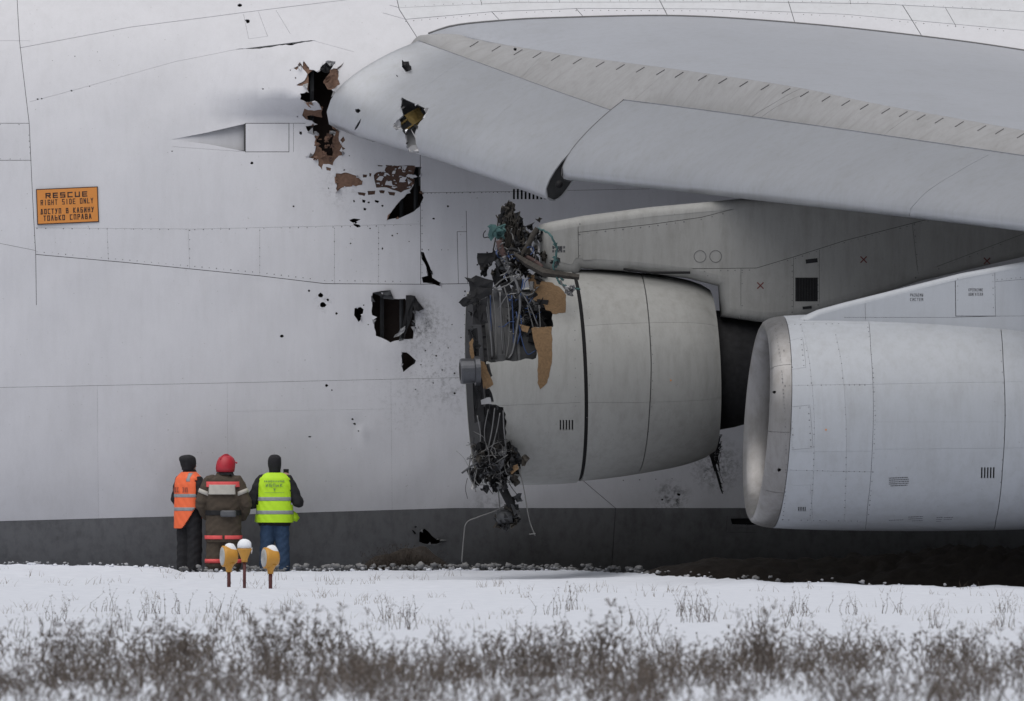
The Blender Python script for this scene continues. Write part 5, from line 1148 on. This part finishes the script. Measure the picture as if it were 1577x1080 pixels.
thick(shell([(0, 0, 1.2, .272, .185), (0, 0, 1.42, .245, .172)], 1.32, 1.40, lambda c: c[1] > -.02, push=.012).build('shoulder_band', M['pinkband'], p2, True), .004)
thick(shell([(0, 0, 1.15, .27, .183), (0, 0, 1.42, .245, .175)], 1.21, 1.355, lambda c: c[1] > -.03 or abs(c[0]+.005) > .198, push=.02).build('back_panel', M['cream'], p2, True), .003)
band(p2, coat2, .90, .975, M['dark'], name='belt', push=.012)
b = MB(); rings(b, [(.09, -.20, .875, .10, .045), (.09, -.205, .89, .12, .055), (.09, -.205, .96, .12, .055), (.09, -.20, .975, .10, .045)]); fuse(b, 'belt_pouch', M['greybag'], p2, .01)
for (sh, el) in (((-.21, 0, 1.39), (-.33, 0, 1.08)), ((.21, 0, 1.39), (.335, 0, 1.08))):
    a = np.array(sh, float); e = np.array(el, float); c0 = a+(e-a)*.40; c1 = a+(e-a)*.58; MB().tube([c0, c1], .108, 20).build('sleeve_band', M['cream'], p2, True)
for fx_ in (-.14, .14): MB().tube([(fx_, .0, .19), (fx_, .0, .25)], .138, 24).build('trouser_band', M['pinkband'], p2, True)
b = MB(); rings(b, [(.04, -.01, 1.50, .12, .12), (.04, 0, 1.56, .10, .105)]); fuse(b, 'collar', M['blackcloth'], p2, .012)
b = MB()
for x, y, z, rx, ry in [(0, -.02, 1.545, .128, .13), (0, -.02, 1.60, .133, .145), (0, -.01, 1.65, .130, .15), (0, 0, 1.70, .122, .145), (0, 0, 1.75, .098, .118), (0, 0, 1.785, .05, .07)]:
    for j in range(28):
        t_ = 2*math.pi*j/28; a_, d_ = rot2(rx*math.cos(t_), ry*math.sin(t_)+y, -.6); b.v.append((.04+a_, .02+d_, z))
for i in range(5):
    for j in range(28): b.f.append((i*28+j, i*28+(j+1) % 28, (i+1)*28+(j+1) % 28, (i+1)*28+j))
b.f.append(tuple(range(140, 168))); helm = thick(b.build('helmet', M['red'], p2, True), .006)
pts = []
for t_ in np.linspace(-1.0, 1.0, 9):
    a_, d_ = rot2(.155*math.sin(t_)*.95, .175*math.cos(t_), -.6); pts.append((.04+a_, .02+d_, 1.665+.02*math.cos(t_)))
MB().tube(pts, [.012]*9, 6).build('helmet_brim', M['red'], helm, True)
pts = []
for t_ in np.linspace(-1.2, 1.2, 11):
    a_, d_ = rot2(0.02*0, .15*math.sin(t_), -.6); pts.append((.04+a_, .02+d_, 1.69+.112*math.cos(t_)))
MB().tube(pts, .012, 6).build('helmet_crest', M['red'], helm, True)
# person with orange vest, turned to the right
coat1 = [(0, .01, .72, .185, .14), (0, .01, .85, .185, .14), (0, .01, 1.0, .18, .14), (0, .02, 1.2, .19, .145), (0, .01, 1.36, .19, .14), (0, 0, 1.44, .17, .12), (0, .0, 1.50, .10, .09), (0, .02, 1.55, .085, .085)]
p1 = person(291, -0.78, -0.62, 'person in orange reflective vest, black knit hat and black clothes, turned to the right', dict(head_yaw=-.35,
    arms=(((-.17, 0, 1.40), (-.27, .03, 1.12), (-.12, .24, 1.05), (.7, .6, .1)), ((.17, 0, 1.40), (.27, -.02, 1.12), (.20, .20, .95), (-.1, .8, -.3))),
    coat=coat1, coat_m=M['blackcloth'], trouser_m=M['blackcloth'], trouser=(.12, .11, .105), leg=.09, sleeve=(.088, .08, .06)))
v1 = [(0, 0, .62, .215, .185), (0, 0, .9, .215, .18), (0, .01, 1.2, .22, .178), (0, .01, 1.36, .218, .17), (0, 0, 1.45, .20, .145), (0, .0, 1.50, .15, .12), (0, .0, 1.54, .10, .10)]
cut1 = lambda c: (c[0] > .13 and .72 < c[2] < 1.42 and c[1] > -.09) or (c[2] < .70+.9*max(0, c[0]+.02)**1.6*4) or (c[0] < -.19 and 1.06 < c[2] < 1.40) or (c[1] > .12 and abs(c[0]) < .02)
vest1 = thick(shell(v1, .68, 1.54, cut1).build('vest', M['orange'], p1, True), .006)
for z in (1.165, .965): thick(shell(v1, z, z+.05, cut1, push=.007).build('reflective_band', M['refl'], vest1, True), .002)
thick(shell(v1, 1.40, 1.53, lambda c: not (.07 < c[0] < .12) or c[1] > .02, push=.007).build('shoulder_strap', M['refl'], vest1, True), .002)
backtext('МЖС ЭП', 1.275, .30, .075, .235, .19, vest1, M['vestink2'], .014, x0=-.03)
b = MB(); rings(b, [(0, .01, 1.50, .10, .10), (0, .02, 1.545, .095, .105), (0, .01, 1.58, .088, .10)]); fuse(b, 'scarf', M['blackcloth'], p1, .011, .004)
b = MB(); rings(b, [(0, -.04, 1.57, .085, .07), (0, -.02, 1.62, .104, .10), (0, -.015, 1.67, .114, .125), (-.005, -.025, 1.715, .118, .135), (-.01, -.03, 1.755, .107, .122), (-.01, -.03, 1.785, .075, .088), (-.01, -.03, 1.80, .035, .04)]); fuse(b, 'knit_hat', M['blackcloth'], p1, .011, .005)

# ================================================================== YELLOW APPROACH LAMPS
M['lampyellow'] = simple('yellow_lamp_paint', (0.52, 0.255, 0.035), 0.5, var=0.15, scale=20, bump=0.1)
M['glass'] = simple('frosted_lens', (0.38, 0.39, 0.39), 0.25, var=0.25, scale=16, bump=0.1)
M['post'] = simple('dark_red_post', (0.085, 0.020, 0.019), 0.6)
M['snow'] = simple('fresh_snow', (0.78, 0.80, 0.84), 0.8, var=0.06, scale=8, bump=0.3)
def lathe(rows, n=24, axis_='z', o=(0, 0, 0)):
    b = MB()
    for h, r in rows:
        for j in range(n):
            t = 2*math.pi*j/n; c, s_ = r*math.cos(t), r*math.sin(t)
            b.v.append((o[0]+c, o[1]+s_, o[2]+h) if axis_ == 'z' else (o[0]+h, o[1]+s_, o[2]+c))
    for i in range(len(rows)-1):
        for j in range(n): k = (j+1) % n; b.f.append((i*n+j, i*n+k, (i+1)*n+k, (i+1)*n+j))
    b.f.append(tuple(range(n))[::-1]); b.f.append(tuple((len(rows)-1)*n+j for j in range(n))); return b
def lamp(px, Y, rz, label, htop):
    x = P(px, 0, Y)[0]; g = ground_z(x, Y); t = empty('runway_lamp', (float(x), Y, g), rz); tag(t, label, 'lamp', 'yellow lamps standing in the snow')
    h = htop; MB().tube([(0, 0, -.1), (0, 0, h)], .026, 12).build('post', M['post'], t, True)
    H_ = MB(); w = lathe([(0, .04), (.05, .045), (.10, .07), (.13, .10)], 20, 'z', (0, 0, h-.01)); H_.add(w.v, w.f)
    w = lathe([(-.10, .135), (-.095, .145), (-.06, .145), (.02, .125), (.07, .115), (.10, .095), (.115, .05)], 28, 'x', (0.005, 0, h+.21)); H_.add(w.v, w.f)
    hs_ = H_.build('lamp_housing', M['lampyellow'], t, True)
    w = lathe([(-.118, .03), (-.112, .09), (-.102, .128), (-.099, .128)], 28, 'x', (0.005, 0, h+.21)); w.build('lens', M['glass'], t, True)
    c = MB(); n = 20
    for i, (r, z) in enumerate(((1.08, .0), (1.04, .035), (.8, .062), (.45, .078), (.1, .084))):
        for j in range(n):
            a = 2*math.pi*j/n; xx = .082*r*math.cos(a)+.028; yy = .070*r*math.sin(a); rad = np.interp(xx, [-.1, -.06, .02, .07, .115], [.145, .145, .125, .115, .06])
            zz = math.sqrt(max(0, rad**2-yy**2)); c.v.append((xx+.005, yy, h+.21+zz-.016+z*.8+.006*math.sin(a*3+px)))
    for i in range(4):
        for j in range(n): k = (j+1) % n; c.f.append((i*n+j, i*n+k, (i+1)*n+k, (i+1)*n+j))
    c.f.append(tuple(4*n+j for j in range(n))); c.build('snow_cap', M['snow'], t, True)
lamp(352.5, -15.4, .30, 'yellow lamp on short red post, leftmost of the three, lens facing left', .235)
lamp(416.5, -15.6, .34, 'yellow lamp nearest the lime vested person, lens facing left, rightmost of three', .22)
x = P(376.5, 0, -15.8)[0]; t = empty('runway_lamp', (float(x), -15.8, ground_z(x, -15.8)), 0); tag(t, 'taller upward lamp with snowy dome between the two side facing lamps', 'lamp', 'yellow lamps standing in the snow')
MB().tube([(0, 0, -.1), (0, 0, .40)], .022, 12).build('post', M['post'], t, True)
lathe([(.36, .04), (.40, .045), (.44, .06), (.50, .085), (.525, .10), (.535, .105), (.548, .102)], 24).build('lamp_housing', M['lampyellow'], t, True)
lathe([(.545, .088), (.60, .086), (.63, .07), (.65, .03)], 24).build('lens', M['glass'], t, True)
w = lathe([(.555, .096), (.60, .098), (.635, .088), (.665, .06), (.68, .02)], 24); w.v = [(a+.004*math.sin(c_*90), b_, c_) for a, b_, c_ in w.v]; w.build('snow_cap', M['snow'], t, True)
MB().tube([(.095, 0, .56), (.099, 0, .52), (.097, 0, .475)], [.012, .010, .003], 6).build('icicle', M['snow'], t, True)

# ================================================================== DIRTY SNOW, SOIL, BRUSH
ico = bmesh.new(); bmesh.ops.create_icosphere(ico, subdivisions=2, radius=1); icv = np.array([v.co[:] for v in ico.verts]); icf = np.array([[v.index for v in f.verts] for f in ico.faces]); ico.free()
def clods(name, n, xr, yr, size, mat, zoff=0.0, seed=3, gate=None, label=None, rel=True):
    r = np.random.default_rng(seed); V_ = []; F_ = []; k = 0
    for i in range(n):
        x = r.uniform(*xr); y = r.uniform(*yr)+(float(cry(np.array([x]))[0]) if rel else 0)
        if gate and r.random() > gate(x): continue
        s_ = size*r.lognormal(0, .5); s_ = min(s_, size*2.6); d = 1+.28*np.sin(icv@r.normal(0, 3, 3)+r.uniform(0, 6))+.25*np.sin(icv@r.normal(0, 6, 3))+r.uniform(-.22, .22, len(icv)); z = ground_z(x, y)
        V_.append(icv*d[:, None]*[s_, s_*.8, s_*r.uniform(.45, .8)]+[x, y, z+zoff+s_*.2]); F_.append(icf+k*len(icv)); k += 1
    me = np_mesh(name, np.concatenate(V_), np.concatenate(F_)); o = link(me, name, mat, None, False, 'stuff'); tag(o, label, None); return o
M['dirtysnow'] = simple('dirty_snow', (0.20, 0.20, 0.205), 0.9, var=0.5, scale=6, bump=0.6)
M['greysnow'] = simple('trodden_snow', (0.34, 0.345, 0.365), 0.9, var=0.3, scale=5, bump=0.5)
M['cleansnow'] = simple('clean_snow_lumps', (0.64, 0.665, 0.73), 0.85, var=0.08, scale=6, bump=0.3)
M['earth'] = simple('dark_earth', (0.028, 0.022, 0.018), 0.95, var=0.6, scale=10, bump=0.9)
M['twig'] = simple('dark_twigs', (0.05, 0.037, 0.029), 0.95, var=0.4)
M['weed'] = simple('dry_weed_stems', (0.130, 0.106, 0.090), 0.95, var=0.6, scale=5)
M['weed2'] = simple('pale_grass_blades', (0.24, 0.20, 0.16), 0.95, var=0.35, scale=3)
clods('dirty_snow_clods', 3200, (-4.9, 4.5), (.15, 1.0), .024, M['dirtysnow'], zoff=.09, seed=3, label='grey broken snow clods along the belly', gate=lambda x: .85 if -4 < x < 1.9 else .12)
clods('grey_snow_clods', 900, (-8, 8), (0.0, .7), .019, M['greysnow'], zoff=.03, seed=4, label='pale snow lumps along the edge of the bank', gate=lambda x: .6 if x < 2 else .06)
clods('snow_lumps', 520, (-8.2, 8.2), (-.30, .10), .014, M['cleansnow'], seed=5, label='small clean snow lumps on top of the bank', gate=lambda x: (.3+.5*math.sin(x*2.1)**2)*(1 if x < 1 else .25))
clods('soil_clods', 1500, (1.2, 8.5), (.5, 5), .06, M['earth'], seed=6, label='dark soil clods under the outboard engine')
def mound(name, cx, cy, rx, ry, h, mat, seed, label, cat=None, structure=False):
    n = 44; r = np.random.default_rng(seed); U_, V_ = np.meshgrid(np.linspace(-1, 1, n*2), np.linspace(-1, 1, n)); x = cx+U_*rx; y = cy+V_*ry
    f = np.clip(1-np.abs(U_)**2.2-np.abs(V_)**2.0, 0, 1)**.8; z = gz(x, y)-.03+h*f*(1+.22*snoise(x, y, seed, 3)+.14*snoise(x, y, seed+1, 11))+.01
    nx_ = 2*n; ii_, jj_ = np.meshgrid(np.arange(nx_-1), np.arange(n-1)); a_ = (jj_*nx_+ii_).ravel()
    o = link(np_mesh(name, np.stack([x, y, z], -1).reshape(-1, 3), np.stack([a_, a_+1, a_+nx_+1, a_+nx_], 1)), name, mat, None, True)
    if structure: o['kind'] = 'structure'; o['label'] = label
    else: tag(o, label, cat)
    return o
mound('earth_bank', 7.6, -2.2, 4.6, 1.9, .85, M['earth'], 40, 'dark earth bank under the outboard engine', structure=True)
mound('earth_bank', 4.2, -2.4, 2.6, 1.2, .45, M['earth'], 43, 'low dark earth bank between the engines', structure=True)
mh = mound('brush_heap', -1.62, -.75, .85, .5, .52, M['earth'], 50, 'low heap of brown brush and soil beside the belly hole', 'brush heap')
def ribbons(curves, widths):
    """curves: (n,k,3) -> thin camera independent crossed ribbons"""
    n, k, _ = curves.shape; vs_ = []; fs_ = []; off = 0
    for ax_ in ((1., .3, 0), (-.3, 1., 0)):
        w = np.array(ax_)[None, None]*widths[:, :, None]; A = curves-w; B = curves+w; vv = np.stack([A, B], 2).reshape(n, k*2, 3)
        base = (np.arange(n)*k*2)[:, None, None]; q = np.arange(k-1)[None, :, None]*2; f = base+q+np.array([0, 1, 3, 2])[None, None]; vs_.append(vv.reshape(-1, 3)); fs_.append(f.reshape(-1, 4)+off); off += vv.size//3
    return np.concatenate(vs_), np.concatenate(fs_)
def weeds(name, X_, Y_, hmin, hmax, mat, seed, kind='stuff', label=None, heads=True, thick_=1.0, hscale=None, spread=.45, leafy=9, twig=1.0):
    r = np.random.default_rng(seed); n = len(X_); k = 6; h = r.uniform(hmin, hmax, n)*(hscale if hscale is not None else 1); an = r.uniform(0, 6.28, n); ln = r.uniform(.05, spread, n)*h
    t = np.linspace(0, 1, k)[None]; z0 = gz(X_, Y_)-.02
    wob = (r.normal(0, .10, (n, 1))*h[:, None]*np.sin(t*r.uniform(2, 7, (n, 1)))) if heads else 0
    cx = X_[:, None]+wob+np.cos(an)[:, None]*ln[:, None]*t**1.7+r.normal(0, .006, (n, k))*t; cy = Y_[:, None]+np.sin(an)[:, None]*ln[:, None]*t**1.7; cz = z0[:, None]+h[:, None]*(t-.18*(ln/h)[:, None]*t**2)
    C_ = np.stack([cx, cy, cz], -1); wd = (.0035*thick_)*(1.15-t)*np.ones((n, 1)); V_, F_ = ribbons(C_, wd); VV_ = [V_]; FF_ = [F_]; off = len(V_)
    if heads:
        m_ = leafy; idx = r.integers(2, k, (n, m_)); base = C_[np.arange(n)[:, None], idx].reshape(-1, 3); N_ = len(base)
        d = r.normal(0, 1, (N_, 3)); d[:, 2] = np.abs(d[:, 2])*.8; d /= np.linalg.norm(d, axis=1, keepdims=True); L_ = twig*r.uniform(.02, .11, N_)**1.0*np.repeat(np.clip(h, .2, 1), m_)
        tip = base+d*L_[:, None]; C2 = np.stack([base, base+d*L_[:, None]*.6+[0, 0, .004], tip], 1); w2 = np.stack([np.full(N_, .0018), np.full(N_, .003), r.uniform(.003, .009, N_)], 1)*thick_; V_, F_ = ribbons(C2, w2); VV_.append(V_); FF_.append(F_+off)
    o = link(np_mesh(name, np.concatenate(VV_), np.concatenate(FF_)), name, mat, None, False, kind); tag(o, label, None); return o
r_ = np.random.default_rng(11)
# foreground belt of dry weeds
N0 = 36000; Xw = r_.uniform(-7.5, 7.5, N0); Yw = r_.uniform(-92, -59, N0); mask = .45*snoise(Xw, Yw*.16, 31, 4.2)+.45*snoise(Xw, Yw*.4, 32, 8.0)+.25*snoise(Xw*.5, Yw, 35, 1.2); dens_ = np.clip(.15+.8*mask+.10*sstep(-62, -82, Yw), .03, .8)*sstep(-58, -68, Yw)
kp_ = r_.random(N0) < dens_; Xw, Yw, mask = Xw[kp_], Yw[kp_], mask[kp_]; hs_ = .45+.75*np.clip(.4+mask+.6*snoise(Xw, Yw*.2, 33, 3.4), 0, 1.5)
weeds('dry_weeds', Xw, Yw, .08, .38, M['weed'], 12, label='belt of dry brown weeds in the snowy foreground', hscale=hs_, leafy=13, spread=1.3, thick_=1.25, twig=1.7)
# sparse tufts on the middle snow
N1 = 190; Xc = r_.uniform(-9, 9, N1); Yc_ = -52+r_.uniform(0, 1, N1)*(cry(Xc)-1.5+52); X1 = np.repeat(Xc, 9)+r_.normal(0, .10, N1*9); Y1_ = np.repeat(Yc_, 9)+r_.normal(0, .25, N1*9)
weeds('sparse_grass', X1, Y1_, .03, .16, M['weed2'], 13, label='sparse dry grass blades poking through the snow', heads=False, spread=.9, thick_=.8)
N1 = 60; Xc = r_.uniform(-9, 9, N1); Yc_ = r_.uniform(-62, -35, N1); X1 = np.repeat(Xc, 8)+r_.normal(0, .08, N1*8); Y1_ = np.repeat(Yc_, 8)+r_.normal(0, .2, N1*8)
weeds('sparse_weeds', X1, Y1_, .12, .38, M['weed'], 14, label='scattered thin weeds between the belt and the bank', leafy=7)
# taller clumps one can tell apart
for i, (px, Yc1, h, n, sp, lab) in enumerate([
   (500, -74, .66, 34, .20, 'tallest dry weed clump left of centre, dark leafy tops against the snow'), (416, -74, .64, 34, .15, 'dense upright twiggy bush standing below the yellow lamps'), (112, -76, .60, 40, .22, 'loose branching weed clump near the left edge'),
   (935, -73, .66, 22, .07, 'tall thin weed sprig right of the crushed pump'), (1172, -74, .64, 18, .08, 'lone tall dark weed spike below the rear cowl'), (820, -75, .50, 50, .25, 'broad dark weed clump below the hanging wires'), (1460, -75, .50, 36, .3, 'loose leafy weed clump near the right edge'), (265, -73, .52, 34, .15, 'medium weed clump below the person in orange')]):
    cx = P(px, 0, Yc1)[0]; X1 = cx+r_.normal(0, sp, n); Y1_ = Yc1+r_.normal(0, sp*1.5, n)
    o = weeds('weed_clump', X1, Y1_, h*.5, h, M['weed'], 60+i, kind=None, label=lab, spread=.5, leafy=26, thick_=1.25, twig=1.5); o['category'] = 'weed'; o['group'] = 'tall weed clumps in the foreground'
# brush under the plane
N2 = 5200; X2 = r_.uniform(1.0, 9, N2); Y2_ = r_.uniform(0, 1, N2); Y2_ = np.where(r_.random(N2) < .5, -1.6+1.5*Y2_, cry(X2)+.5+5*Y2_)
o = weeds('dark_brush', X2, Y2_, .05, .34, M['twig'], 15, label='dark matted brush under the outboard engine', spread=1.2, leafy=5, hscale=sstep(1.5, 4.5, X2)*.8+.2)
X2 = r_.normal(-1.65, .40, 1300); Y2_ = r_.normal(-1.0, .2, 1300)
w = weeds('heap_twigs', X2, Y2_, .25, .62, M['twig'], 16, kind='stuff', spread=1.3, leafy=4, hscale=np.exp(-((X2+1.65)/.5)**2)*.8+.2); w.parent = mh
